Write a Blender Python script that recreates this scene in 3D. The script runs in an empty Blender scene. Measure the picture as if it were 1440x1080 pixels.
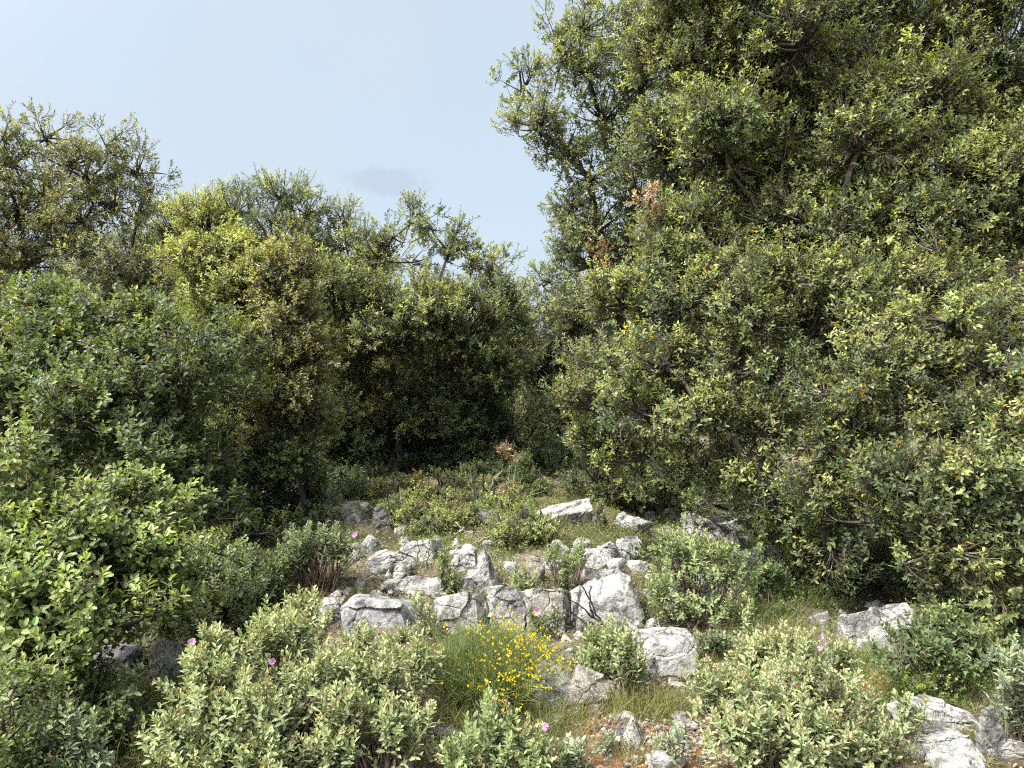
import bpy, math, time
import numpy as np
from mathutils import noise as mnoise, Vector
T0 = time.time()
C = bpy.context.scene.collection
SC = bpy.context.scene
F = 1088.0                      # focal length in pixels of a 1440 px wide picture
CZ = 2.0                        # eye height
R = math.radians

# ------------------------------------------------------------------ terrain
def sstep(a, b, x):
    t = np.clip((x - a) / (b - a), 0, 1)
    return t * t * (3 - 2 * t)

def hash2(ix, iy, s):
    h = (ix * 374761393 + iy * 668265263 + s * 982451653) & 0x7fffffff
    h = ((h ^ (h >> 13)) * 1274126177) & 0x7fffffff
    return ((h ^ (h >> 16)) & 0xffff) / 65535.0

def vnoise(x, y, s=0):
    ix = np.floor(x).astype(np.int64); iy = np.floor(y).astype(np.int64)
    fx = x - ix; fy = y - iy
    fx = fx * fx * (3 - 2 * fx); fy = fy * fy * (3 - 2 * fy)
    a = hash2(ix, iy, s); b = hash2(ix + 1, iy, s); c = hash2(ix, iy + 1, s); d = hash2(ix + 1, iy + 1, s)
    return (a + (b - a) * fx) * (1 - fy) + (c + (d - c) * fx) * fy - 0.5

def fbm(x, y, s=0, o=4):
    r = 0; a = 1.0
    for k in range(o):
        r = r + a * vnoise(x, y, s + k * 17); x = x * 2.03; y = y * 2.03; a *= 0.5
    return r

def ground(x, y):
    x = np.asarray(x, float); y = np.asarray(y, float)
    g = 0.035 * (np.minimum(y, 40) - 4)
    w = sstep(-2.6, -1.6, x) * (1 - sstep(1.0, 1.9, x))
    g = g + 0.20 * w * sstep(6.2, 6.9, y)
    g = g - 0.22 * sstep(-1.0, -1.7, x) * (1 - sstep(5.6, 6.6, y))
    g = g + 0.10 * fbm(x * 0.5 + 5, y * 0.5, 3, 2)
    return g

def unproj(px, py, d):
    return np.array([(px - 720) / F * d, d, CZ - (py - 540) / F * d])

_D = np.arange(2.6, 40, 0.01)
def at(px, py):
    x = (px - 720) / F * _D; z = CZ - (py - 540) / F * _D
    hit = np.nonzero(z <= ground(x, _D))[0]
    d = _D[hit[0]] if len(hit) else 40.0
    return np.array([(px - 720) / F * d, d, float(ground((px - 720) / F * d, d))])

# ------------------------------------------------------------------ mesh helpers
class MB:
    """collects vertices, faces of any size and vertex colours"""
    def __init__(s): s.v = []; s.idx = []; s.sz = []; s.c = []; s.n = 0
    def add(s, v, faces, col):
        v = np.asarray(v, np.float32).reshape(-1, 3)
        faces = np.asarray(faces, np.int64)
        s.v.append(v); s.idx.append((faces + s.n).ravel()); s.sz.append(np.full(len(faces), faces.shape[1]))
        col = np.broadcast_to(np.asarray(col, np.float32), (len(v), 3)) if np.ndim(col) < 2 else np.asarray(col, np.float32)
        s.c.append(col); s.n += len(v)
    def build(s, name, mat, parent=None, smooth=False, loc=None):
        if not s.v: return None
        V = np.concatenate(s.v); I = np.concatenate(s.idx); Z = np.concatenate(s.sz); K = np.concatenate(s.c)
        if loc is not None: V = V - np.asarray(loc, np.float32)
        me = bpy.data.meshes.new(name)
        me.vertices.add(len(V)); me.vertices.foreach_set('co', V.ravel())
        me.loops.add(len(I)); me.loops.foreach_set('vertex_index', I.astype(np.int32))
        me.polygons.add(len(Z))
        st = np.zeros(len(Z), np.int32); st[1:] = np.cumsum(Z)[:-1]
        me.polygons.foreach_set('loop_start', st)
        if smooth: me.polygons.foreach_set('use_smooth', np.ones(len(Z), bool))
        else: me.polygons.foreach_set('use_smooth', np.zeros(len(Z), bool))
        me.update(calc_edges=True); me.validate()
        a = me.color_attributes.new('col', 'FLOAT_COLOR', 'POINT')
        a.data.foreach_set('color', np.concatenate([K, np.ones((len(K), 1), np.float32)], 1).ravel().astype(np.float32))
        me.materials.append(mat)
        o = bpy.data.objects.new(name, me); C.objects.link(o)
        if parent is not None: o.parent = parent
        return o

def norm(a): return a / np.maximum(np.linalg.norm(a, axis=-1, keepdims=True), 1e-9)

OVAL = [(0.22, .72), (0.5, 1.0), (0.8, .62)]
DIAM = [(0.45, 1.0)]
LOBED = [(0.16, .45), (0.3, .82), (0.42, .62), (0.56, 1.0), (0.68, .7), (0.82, .74)]
LANCE = [(0.3, 1.0), (0.7, .75)]
def leaves(mb, pos, dr, nh, L, W, col, tmpl, fold=.25, curl=.12, strip=False):
    """one folded, slightly curled leaf per row; W is the half width"""
    N = len(pos)
    if N == 0: return
    a = norm(dr); n = norm(nh - a * np.sum(nh * a, 1, keepdims=True)); s = np.cross(a, n)
    L = np.broadcast_to(L, N)[:, None]; W = np.broadcast_to(W, N)[:, None]
    P = [pos]
    def pt(t, w, sd): return pos + a * (L * t) + s * (sd * w * W) + n * (fold * w * W - curl * t * t * L)
    for t, w in tmpl: P.append(pt(t, w, 1.0))
    P.append(pt(1.0, 0, 1))
    for t, w in tmpl[::-1]: P.append(pt(t, w, -1.0))
    V = np.stack(P, 1); k = len(tmpl); m = 2 + 2 * k
    if strip:
        off = (np.arange(N) * m)[:, None]
        mb.add(V.reshape(-1, 3), np.array([[0, 1, m - 1]]) + off, np.repeat(col, m, 0)); mb.n -= N * m
        for j in range(1, k): mb.idx.append((np.array([[j, j + 1, m - j - 1, m - j]]) + off + mb.n).ravel()); mb.sz.append(np.full(N, 4))
        mb.idx.append((np.array([[k, k + 1, k + 2]]) + off + mb.n).ravel()); mb.sz.append(np.full(N, 3)); mb.n += N * m
        return
    f1 = list(range(0, k + 2)); f2 = [0] + list(range(k + 1, m))
    fa = np.array([f1, f2])[None] + (np.arange(N) * m)[:, None, None]
    mb.add(V.reshape(-1, 3), fa.reshape(-1, k + 2), np.repeat(col, m, 0))

def tubes(mb, P, rad, sides, col):
    """P (N,K,3) polylines, rad (N,K)"""
    P = np.asarray(P, float); N, K, _ = P.shape
    if N == 0: return
    rad = np.broadcast_to(rad, (N, K))
    t = np.empty_like(P); t[:, 1:-1] = P[:, 2:] - P[:, :-2]; t[:, 0] = P[:, 1] - P[:, 0]; t[:, -1] = P[:, -1] - P[:, -2]
    t = norm(t)
    ref = np.where(np.abs(t[:, :1, 2:3]) > .8, np.array([1., 0, 0]), np.array([0, 0, 1.]))
    ref = np.broadcast_to(ref, t.shape)
    u = norm(np.cross(t, ref)); w = np.cross(t, u)
    an = np.arange(sides) * 2 * math.pi / sides
    V = P[:, :, None] + rad[:, :, None, None] * (u[:, :, None] * np.cos(an)[:, None] + w[:, :, None] * np.sin(an)[:, None])
    k = np.arange(K - 1)[:, None]; s = np.arange(sides)[None]
    q = np.stack([k * sides + s, k * sides + (s + 1) % sides, (k + 1) * sides + (s + 1) % sides, (k + 1) * sides + s], -1).reshape(-1, 4)
    fa = q[None] + (np.arange(N) * K * sides)[:, None, None]
    col = np.asarray(col, float)
    if col.ndim == 2: col = np.repeat(col, K * sides, 0)
    mb.add(V.reshape(-1, 3), fa.reshape(-1, 4), col)

def bez(p0, p1, p2, K):
    t = np.linspace(0, 1, K)[None, :, None]
    return (1 - t) ** 2 * p0[:, None] + 2 * t * (1 - t) * p1[:, None] + t * t * p2[:, None]

def rdir(rng, n):
    return norm(rng.normal(size=(n, 3)))

def tag(o, label, cat=None, group=None, kind=None):
    if label: o['label'] = label
    if cat: o['category'] = cat
    if group: o['group'] = group
    if kind: o['kind'] = kind
    return o
def empty(name, loc):
    o = bpy.data.objects.new(name, None); C.objects.link(o); o.location = Vector([float(v) for v in loc]); o.empty_display_size = .2
    return o

# ------------------------------------------------------------------ materials
def newmat(name):
    m = bpy.data.materials.new(name); m.use_nodes = True
    nt = m.node_tree; nt.nodes.clear()
    return m, nt, nt.nodes.new, nt.links.new
def leafmat(name, rough, trans, back, backamt, spec=.5):
    m, nt, N, Lk = newmat(name)
    out = N('ShaderNodeOutputMaterial'); p = N('ShaderNodeBsdfPrincipled'); tr = N('ShaderNodeBsdfTranslucent'); mx = N('ShaderNodeMixShader')
    at_ = N('ShaderNodeAttribute'); at_.attribute_name = 'col'
    geo = N('ShaderNodeNewGeometry'); mc = N('ShaderNodeMix'); mc.data_type = 'RGBA'
    mul = N('ShaderNodeMath'); mul.operation = 'MULTIPLY'; mul.inputs[1].default_value = backamt
    Lk(geo.outputs['Backfacing'], mul.inputs[0]); Lk(mul.outputs[0], mc.inputs['Factor'])
    Lk(at_.outputs['Color'], mc.inputs['A']); mc.inputs['B'].default_value = (*back, 1)
    Lk(mc.outputs['Result'], p.inputs['Base Color'])
    p.inputs['Roughness'].default_value = rough; p.inputs['Specular IOR Level'].default_value = spec
    tc = N('ShaderNodeMix'); tc.data_type = 'RGBA'; tc.blend_type = 'MULTIPLY'; tc.inputs['Factor'].default_value = 1
    Lk(at_.outputs['Color'], tc.inputs['A']); tc.inputs['B'].default_value = (1.5, 1.5, .6, 1)
    Lk(tc.outputs['Result'], tr.inputs['Color'])
    mx.inputs[0].default_value = trans
    Lk(p.outputs[0], mx.inputs[1]); Lk(tr.outputs[0], mx.inputs[2]); Lk(mx.outputs[0], out.inputs[0])
    return m
M_OAK = leafmat('oak_leaf', .46, .40, (.14, .155, .10), .5, .38)
M_CIS = leafmat('felted_leaf', .75, .25, (.26, .29, .19), .4, .25)
M_GRASS = leafmat('grass_blade', .6, .35, (.1, .12, .04), 0, .3)
M_PETAL = leafmat('petal', .6, .4, (.5, .2, .5), 0, .2)

def barkmat():
    m, nt, N, Lk = newmat('bark')
    out = N('ShaderNodeOutputMaterial'); p = N('ShaderNodeBsdfPrincipled'); at_ = N('ShaderNodeAttribute'); at_.attribute_name = 'col'
    tc = N('ShaderNodeTexCoord'); nz = N('ShaderNodeTexNoise'); nz.inputs['Scale'].default_value = 18; nz.inputs['Detail'].default_value = 6
    mp = N('ShaderNodeMapping'); mp.inputs['Scale'].default_value = (2, 2, .5)
    Lk(tc.outputs['Object'], mp.inputs[0]); Lk(mp.outputs[0], nz.inputs['Vector'])
    rr = N('ShaderNodeMapRange'); rr.inputs[1].default_value = .3; rr.inputs[2].default_value = .7; rr.inputs[3].default_value = .45; rr.inputs[4].default_value = 1.7
    Lk(nz.outputs['Fac'], rr.inputs[0])
    mx = N('ShaderNodeMix'); mx.data_type = 'RGBA'; mx.blend_type = 'MULTIPLY'; mx.inputs['Factor'].default_value = 1
    Lk(at_.outputs['Color'], mx.inputs['A']); Lk(rr.outputs[0], mx.inputs['B'])
    Lk(mx.outputs['Result'], p.inputs['Base Color']); p.inputs['Roughness'].default_value = .9; p.inputs['Specular IOR Level'].default_value = .2
    b = N('ShaderNodeBump'); b.inputs['Strength'].default_value = .7; b.inputs['Distance'].default_value = .02
    Lk(nz.outputs['Fac'], b.inputs['Height']); Lk(b.outputs[0], p.inputs['Normal']); Lk(p.outputs[0], out.inputs[0])
    return m
M_BARK = barkmat()

def ramp(N, pts):
    r = N('ShaderNodeValToRGB'); e = r.color_ramp.elements
    while len(e) < len(pts): e.new(.5)
    for k, (p, c) in enumerate(pts): e[k].position = p; e[k].color = (*c, 1) if len(c) == 3 else c
    return r
def rockmat():
    m, nt, N, Lk = newmat('limestone')
    out = N('ShaderNodeOutputMaterial'); p = N('ShaderNodeBsdfPrincipled')
    geo = N('ShaderNodeNewGeometry'); oi = N('ShaderNodeObjectInfo')
    n1 = N('ShaderNodeTexNoise'); n1.inputs['Scale'].default_value = 7; n1.inputs['Detail'].default_value = 9; n1.inputs['Roughness'].default_value = .68
    n2 = N('ShaderNodeTexNoise'); n2.inputs['Scale'].default_value = 30; n2.inputs['Detail'].default_value = 6; n2.inputs['Roughness'].default_value = .7
    n3 = N('ShaderNodeTexNoise'); n3.inputs['Scale'].default_value = 2.6; n3.inputs['Detail'].default_value = 5
    vo = N('ShaderNodeTexVoronoi'); vo.inputs['Scale'].default_value = 30
    vc = N('ShaderNodeTexVoronoi'); vc.feature = 'DISTANCE_TO_EDGE'; vc.inputs['Scale'].default_value = 3.2
    wadd = N('ShaderNodeMix'); wadd.data_type = 'RGBA'; wadd.blend_type = 'LINEAR_LIGHT'; wadd.inputs['Factor'].default_value = .12
    Lk(geo.outputs['Position'], wadd.inputs['A']); Lk(n1.outputs['Color'], wadd.inputs['B'])
    for n in (n1, n2, n3, vo): Lk(geo.outputs['Position'], n.inputs['Vector'])
    Lk(wadd.outputs['Result'], vc.inputs['Vector'])
    r1 = ramp(N, [(.31, (.075, .075, .072)), (.42, (.20, .20, .195)), (.51, (.325, .32, .31)), (.68, (.455, .45, .432))]); Lk(n1.outputs['Fac'], r1.inputs[0])
    r2 = ramp(N, [(.36, (.35, .35, .35)), (.52, (1, 1, 1)), (.7, (1.1, 1.1, 1.08))]); Lk(n2.outputs['Fac'], r2.inputs[0])
    m1 = N('ShaderNodeMix'); m1.data_type = 'RGBA'; m1.blend_type = 'MULTIPLY'; m1.inputs['Factor'].default_value = .75
    Lk(r1.outputs[0], m1.inputs['A']); Lk(r2.outputs[0], m1.inputs['B'])
    rs = ramp(N, [(.62, (0, 0, 0)), (.75, (1, 1, 1))]); Lk(n3.outputs['Fac'], rs.inputs[0])
    m2 = N('ShaderNodeMix'); m2.data_type = 'RGBA'; m2.inputs['B'].default_value = (.36, .27, .18, 1)
    sc = N('ShaderNodeMath'); sc.operation = 'MULTIPLY'; sc.inputs[1].default_value = .42
    Lk(rs.outputs[0], sc.inputs[0]); Lk(sc.outputs[0], m2.inputs['Factor']); Lk(m1.outputs['Result'], m2.inputs['A'])
    rc = ramp(N, [(.0, (.12, .11, .10)), (.016, (1, 1, 1))]); Lk(vc.outputs['Distance'], rc.inputs[0])
    m3 = N('ShaderNodeMix'); m3.data_type = 'RGBA'; m3.blend_type = 'MULTIPLY'; m3.inputs['Factor'].default_value = .22
    Lk(m2.outputs['Result'], m3.inputs['A']); Lk(rc.outputs[0], m3.inputs['B'])
    m4 = N('ShaderNodeMix'); m4.data_type = 'RGBA'; m4.blend_type = 'MULTIPLY'; m4.inputs['Factor'].default_value = 1
    Lk(m3.outputs['Result'], m4.inputs['A']); Lk(oi.outputs['Color'], m4.inputs['B'])
    Lk(m4.outputs['Result'], p.inputs['Base Color']); p.inputs['Roughness'].default_value = .92; p.inputs['Specular IOR Level'].default_value = .25
    hs = N('ShaderNodeMath'); hs.operation = 'ADD'; Lk(n2.outputs['Fac'], hs.inputs[0])
    hm = N('ShaderNodeMath'); hm.operation = 'MULTIPLY'; hm.inputs[1].default_value = 1.5; Lk(n1.outputs['Fac'], hm.inputs[0]); Lk(hm.outputs[0], hs.inputs[1])
    hc = N('ShaderNodeMath'); hc.operation = 'ADD'; Lk(hs.outputs[0], hc.inputs[0]); Lk(rc.outputs[0], hc.inputs[1])
    b = N('ShaderNodeBump'); b.inputs['Strength'].default_value = .9; b.inputs['Distance'].default_value = .025
    Lk(hc.outputs[0], b.inputs['Height']); Lk(b.outputs[0], p.inputs['Normal']); Lk(p.outputs[0], out.inputs[0])
    return m
M_ROCK = rockmat()

def groundmat():
    m, nt, N, Lk = newmat('stony_soil')
    out = N('ShaderNodeOutputMaterial'); p = N('ShaderNodeBsdfPrincipled'); geo = N('ShaderNodeNewGeometry')
    n1 = N('ShaderNodeTexNoise'); n1.inputs['Scale'].default_value = 1.3; n1.inputs['Detail'].default_value = 7
    n2 = N('ShaderNodeTexNoise'); n2.inputs['Scale'].default_value = 26; n2.inputs['Detail'].default_value = 6; n2.inputs['Roughness'].default_value = .7
    vo = N('ShaderNodeTexVoronoi'); vo.inputs['Scale'].default_value = 24
    for n in (n1, n2, vo): Lk(geo.outputs['Position'], n.inputs['Vector'])
    r1 = ramp(N, [(.34, (.045, .038, .028)), (.5, (.11, .088, .062)), (.62, (.16, .135, .10)), (.74, (.2, .175, .14))]); Lk(n1.outputs['Fac'], r1.inputs[0])
    r2 = ramp(N, [(.3, (.45, .45, .45)), (.55, (1, 1, 1)), (.75, (1.5, 1.4, 1.3))]); Lk(n2.outputs['Fac'], r2.inputs[0])
    mx = N('ShaderNodeMix'); mx.data_type = 'RGBA'; mx.blend_type = 'MULTIPLY'; mx.inputs['Factor'].default_value = 1
    ga = N('ShaderNodeAttribute'); ga.attribute_name = 'col'; gs = N('ShaderNodeSeparateColor'); Lk(ga.outputs['Color'], gs.inputs[0])
    gr = N('ShaderNodeMix'); gr.data_type = 'RGBA'; Lk(gs.outputs[0], gr.inputs['Factor']); Lk(r1.outputs[0], gr.inputs['A']); gr.inputs['B'].default_value = (.23, .10, .055, 1)
    Lk(gr.outputs['Result'], mx.inputs['A']); Lk(r2.outputs[0], mx.inputs['B'])
    rv = ramp(N, [(.10, (1, 1, 1)), (.16, (0, 0, 0))]); Lk(vo.outputs['Distance'], rv.inputs[0])
    m2 = N('ShaderNodeMix'); m2.data_type = 'RGBA'; Lk(rv.outputs[0], m2.inputs['Factor']); Lk(mx.outputs['Result'], m2.inputs['A']); m2.inputs['B'].default_value = (.36, .33, .29, 1)
    Lk(m2.outputs['Result'], p.inputs['Base Color']); p.inputs['Roughness'].default_value = .95; p.inputs['Specular IOR Level'].default_value = .1
    b = N('ShaderNodeBump'); b.inputs['Strength'].default_value = .8; b.inputs['Distance'].default_value = .03
    Lk(n2.outputs['Fac'], b.inputs['Height']); Lk(b.outputs[0], p.inputs['Normal']); Lk(p.outputs[0], out.inputs[0])
    return m
M_GROUND = groundmat()

# ------------------------------------------------------------------ ground sheet
def build_ground():
    xs = np.concatenate([-np.geomspace(400, 8, 24), np.arange(-7.9, 7.9, .07), np.geomspace(8, 400, 24)])
    ys = np.concatenate([-np.geomspace(60, 1, 8), np.arange(-.5, 2.5, .5), np.arange(2.6, 14, .07), np.geomspace(14.2, 800, 40)])
    X, Y = np.meshgrid(xs, ys, indexing='xy')
    Z = ground(X, Y) + np.where((np.abs(X) < 8) & (Y > 2) & (Y < 15), .05 * fbm(X * 3, Y * 3, 40, 3) + .02 * fbm(X * 13, Y * 13, 60, 2), 0)
    V = np.stack([X, Y, Z], -1).reshape(-1, 3); nx = len(xs); ny = len(ys)
    i, j = np.meshgrid(np.arange(nx - 1), np.arange(ny - 1), indexing='xy')
    q = np.stack([j * nx + i, j * nx + i + 1, (j + 1) * nx + i + 1, (j + 1) * nx + i], -1).reshape(-1, 4)
    red = np.zeros(len(V))
    for px, py, r in [(850, 1010, .28), (900, 1060, .35), (960, 1030, .25), (840, 975, .2), (730, 1010, .2), (1240, 965, .25)]:
        p = at(px, py); red = np.maximum(red, 1 - sstep(.5, 1.3, np.hypot(V[:, 0] - p[0], V[:, 1] - p[1]) / r + .5 * fbm(V[:, 0] * 6, V[:, 1] * 6, 90, 3)))
    mb = MB(); mb.add(V, q, np.stack([red, red, red], 1))
    o = mb.build('ground', M_GROUND, smooth=True); o['kind'] = 'structure'
build_ground()

# ------------------------------------------------------------------ trees
def inview(p, mx=260, my=130):
    px = 720 + p[:, 0] / np.maximum(p[:, 1], .5) * F; py = 540 - (p[:, 2] - CZ) / np.maximum(p[:, 1], .5) * F
    return (px > -mx) & (px < 1440 + mx) & (py > -my) & (py < 1080 + my) & (p[:, 1] > 2)

# palettes: old leaf, fresh leaf, odd leaf (yellow or rusty), share of fresh clumps, share of odd leaves
LEAFGAIN = 1.36
PAL = dict(
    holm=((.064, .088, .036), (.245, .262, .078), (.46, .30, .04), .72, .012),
    holm_shade=((.060, .084, .036), (.165, .190, .065), (.3, .2, .04), .45, .004),  # holm with shade of the inner boughs put into the colour, less fresh growth
    yellow=((.120, .140, .036), (.295, .315, .080), (.42, .34, .05), .9, .01),
    golden=((.095, .105, .038), (.25, .235, .070), (.36, .26, .05), .75, .012),
    thin=((.085, .098, .045), (.21, .205, .080), (.30, .20, .07), .6, .02),
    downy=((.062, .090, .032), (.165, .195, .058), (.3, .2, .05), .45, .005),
    lowbush=((.084, .116, .036), (.205, .250, .070), (.35, .25, .05), .65, .005),
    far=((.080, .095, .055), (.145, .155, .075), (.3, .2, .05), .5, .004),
    sprig=((.24, .14, .09), (.32, .20, .13), (.2, .1, .05), .5, .1),
    lentisk=((.090, .120, .036), (.25, .27, .065), (.40, .22, .10), .65, .05),
    juniper=((.065, .10, .035), (.15, .20, .055), (.2, .15, .05), .5, .0),
)
def crown_clumps(rng, mbL, mbT, ctr, rad, pal, leaf, dens, cR, limbs_from, bark, bare=.12, lai=3.6):
    """fills one ellipsoidal bough with clumps of leafy shoots; every clump hangs on a branch from the bough's centre"""
    L, ratio, tmpl = leaf
    old, new, odd, fnew, fodd = [np.array(v) if i < 3 else v for i, v in enumerate(PAL[pal])]
    L = L * 1.03; rad = rad * 1.10; cR = cR * 1.08
    nleaf = 2.0 * dens * lai * math.pi * rad[0] * rad[2] / (L * L * ratio * .62)
    per_s, per_l = (17, 10) if dens >= .6 else (8, 8)
    if dens < .6: cR = cR * 1.05; bare = .04; per_l = 11
    nc = max(4, int(nleaf / (per_s * per_l)))
    d = rdir(rng, nc)
    rr = rng.uniform(.35, 1.0, nc) ** .55
    c = ctr + d * rad * rr[:, None] * .92
    ph = rng.uniform(0, 6.28, 5)
    lump = 1 + .30 * np.sin(d[:, 0] * 3.1 + ph[0]) * np.sin(d[:, 2] * 3.7 + ph[1]) + .2 * np.sin(d[:, 0] * 6 + d[:, 2] * 5 + ph[2]) + np.where(rng.uniform(0, 1, nc) < .12, rng.uniform(.1, .45, nc), 0)
    c = ctr + (c - ctr) * lump[:, None] + rng.normal(0, .05, c.shape)
    c = c[inview(c)]
    if not len(c): return
    nc = len(c); d = norm((c - ctr) / rad)
    outw = norm(d * .75 + np.array([0, -.10, .5]) + rng.normal(0, .3, (nc, 3)))
    R_ = cR * rng.uniform(.65, 1.25, nc)
    # branch from the bough centre to every clump
    b0 = limbs_from + rng.normal(0, .05, (nc, 3)) * rad
    be = c - outw * (R_ * .45)[:, None]
    mid = (b0 + be) / 2 + rng.normal(0, .10, (nc, 3)) * np.linalg.norm(be - b0, axis=1)[:, None] - np.array([0, 0, .04])
    tubes(mbT, bez(b0, mid, be, 6), np.linspace(.016, .005, 6)[None] * rng.uniform(.7, 1.5, (nc, 1)), 5, np.array(bark) * rng.uniform(.7, 1.3, (nc, 1)))
    # shoots
    ns = per_s
    ci = np.repeat(np.arange(nc), ns); n = len(ci)
    o = outw[ci]
    tang = rdir(rng, n); tang = norm(tang - o * np.sum(tang * o, 1, keepdims=True))
    rt = np.sqrt(rng.uniform(0, 1, n)) * R_[ci]
    hh = rng.uniform(.0, .95, n) * R_[ci] * np.sqrt(np.maximum(1 - (rt / R_[ci]) ** 2 * .8, .05))
    tip = c[ci] + tang * rt[:, None] + o * hh[:, None] + rng.normal(0, .025, (n, 3))
    ax = norm(o * .7 + tang * (rt / R_[ci])[:, None] * .7 + np.array([0, 0, .30]) + rng.normal(0, .28, (n, 3)))
    sl = rng.uniform(.7, 1.4, n) * L * 2.6
    sb = tip - ax * sl[:, None]
    start = be[ci] * .72 + sb * .28
    p0 = start; p2 = tip; p1 = sb
    isbare = rng.uniform(0, 1, n) < bare
    grey = np.where(isbare[:, None], np.array([.17, .155, .14]), np.array([.085, .07, .05])) * rng.uniform(.6, 1.3, (n, 1))
    tubes(mbT, bez(p0, p1, p2, 4), np.array([.0042, .0034, .0025, .0012])[None] * np.where(isbare, 1.3, 1.)[:, None] * (L / .045), 3, grey)
    # leaves along the shoots
    keep = ~isbare
    tip = tip[keep]; ax = ax[keep]; sl = sl[keep]; ci = ci[keep]; n = len(ci)
    m = per_l
    t = (np.arange(m)[None] + rng.uniform(-.4, .4, (n, m))) / (m - 1)
    t = np.clip(t, 0, 1)
    az = np.arange(m)[None] * 2.4 + rng.uniform(0, 6.28, (n, 1)) + rng.normal(0, .4, (n, m))
    ref = rdir(rng, n); u = norm(np.cross(ax, ref)); w = np.cross(ax, u)
    rad_ = u[:, None] * np.cos(az)[..., None] + w[:, None] * np.sin(az)[..., None]
    el = R(80) - t * R(42) + rng.normal(0, .22, (n, m))
    A = ax[:, None]
    dr = A * np.cos(el)[..., None] + rad_ * np.sin(el)[..., None] + rng.normal(0, .12, (n, m, 3))
    nh = A * np.sin(el)[..., None] - rad_ * np.cos(el)[..., None] + np.array([0, -.12, .60]) + rng.normal(0, .15, (n, m, 3))
    pos = tip[:, None] - A * (sl[:, None] * (1 - t))[..., None]
    ll = L * rng.uniform(.62, 1.2, (n, m)) * (1 - .3 * np.maximum(t - .75, 0) * 4)
    fresh = (rng.uniform(0, 1, nc) < fnew) * rng.uniform(.35, 1, nc)
    fr = np.clip(fresh[ci] * rng.uniform(.5, 1.2, n), 0, 1)[:, None] * (.25 + .75 * sstep(.2, .8, t))
    col = old + (new - old) * fr[..., None]
    col = col * (rng.uniform(.7, 1.35, nc)[ci])[:, None, None] * rng.uniform(.72, 1.3, (n, m, 1)) * LEAFGAIN
    col = col * (1 + rng.normal(0, .07, (n, m, 3)))
    col = col * .86 + col.mean(-1, keepdims=True) * .16
    clump_odd = np.where(rng.uniform(0, 1, nc) < .12, 4.5, .5)[ci]
    od = rng.uniform(0, 1, (n, m)) < (fodd * clump_odd)[:, None]
    col = np.where(od[..., None], odd * rng.uniform(.6, 1.2, (n, m, 1)), col)
    q = lambda a: a.reshape(-1, 3)
    leaves(mbL, q(pos), q(dr), q(nh), ll.ravel(), ll.ravel() * ratio * .5, np.clip(q(col), .01, .9), tmpl)

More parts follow.
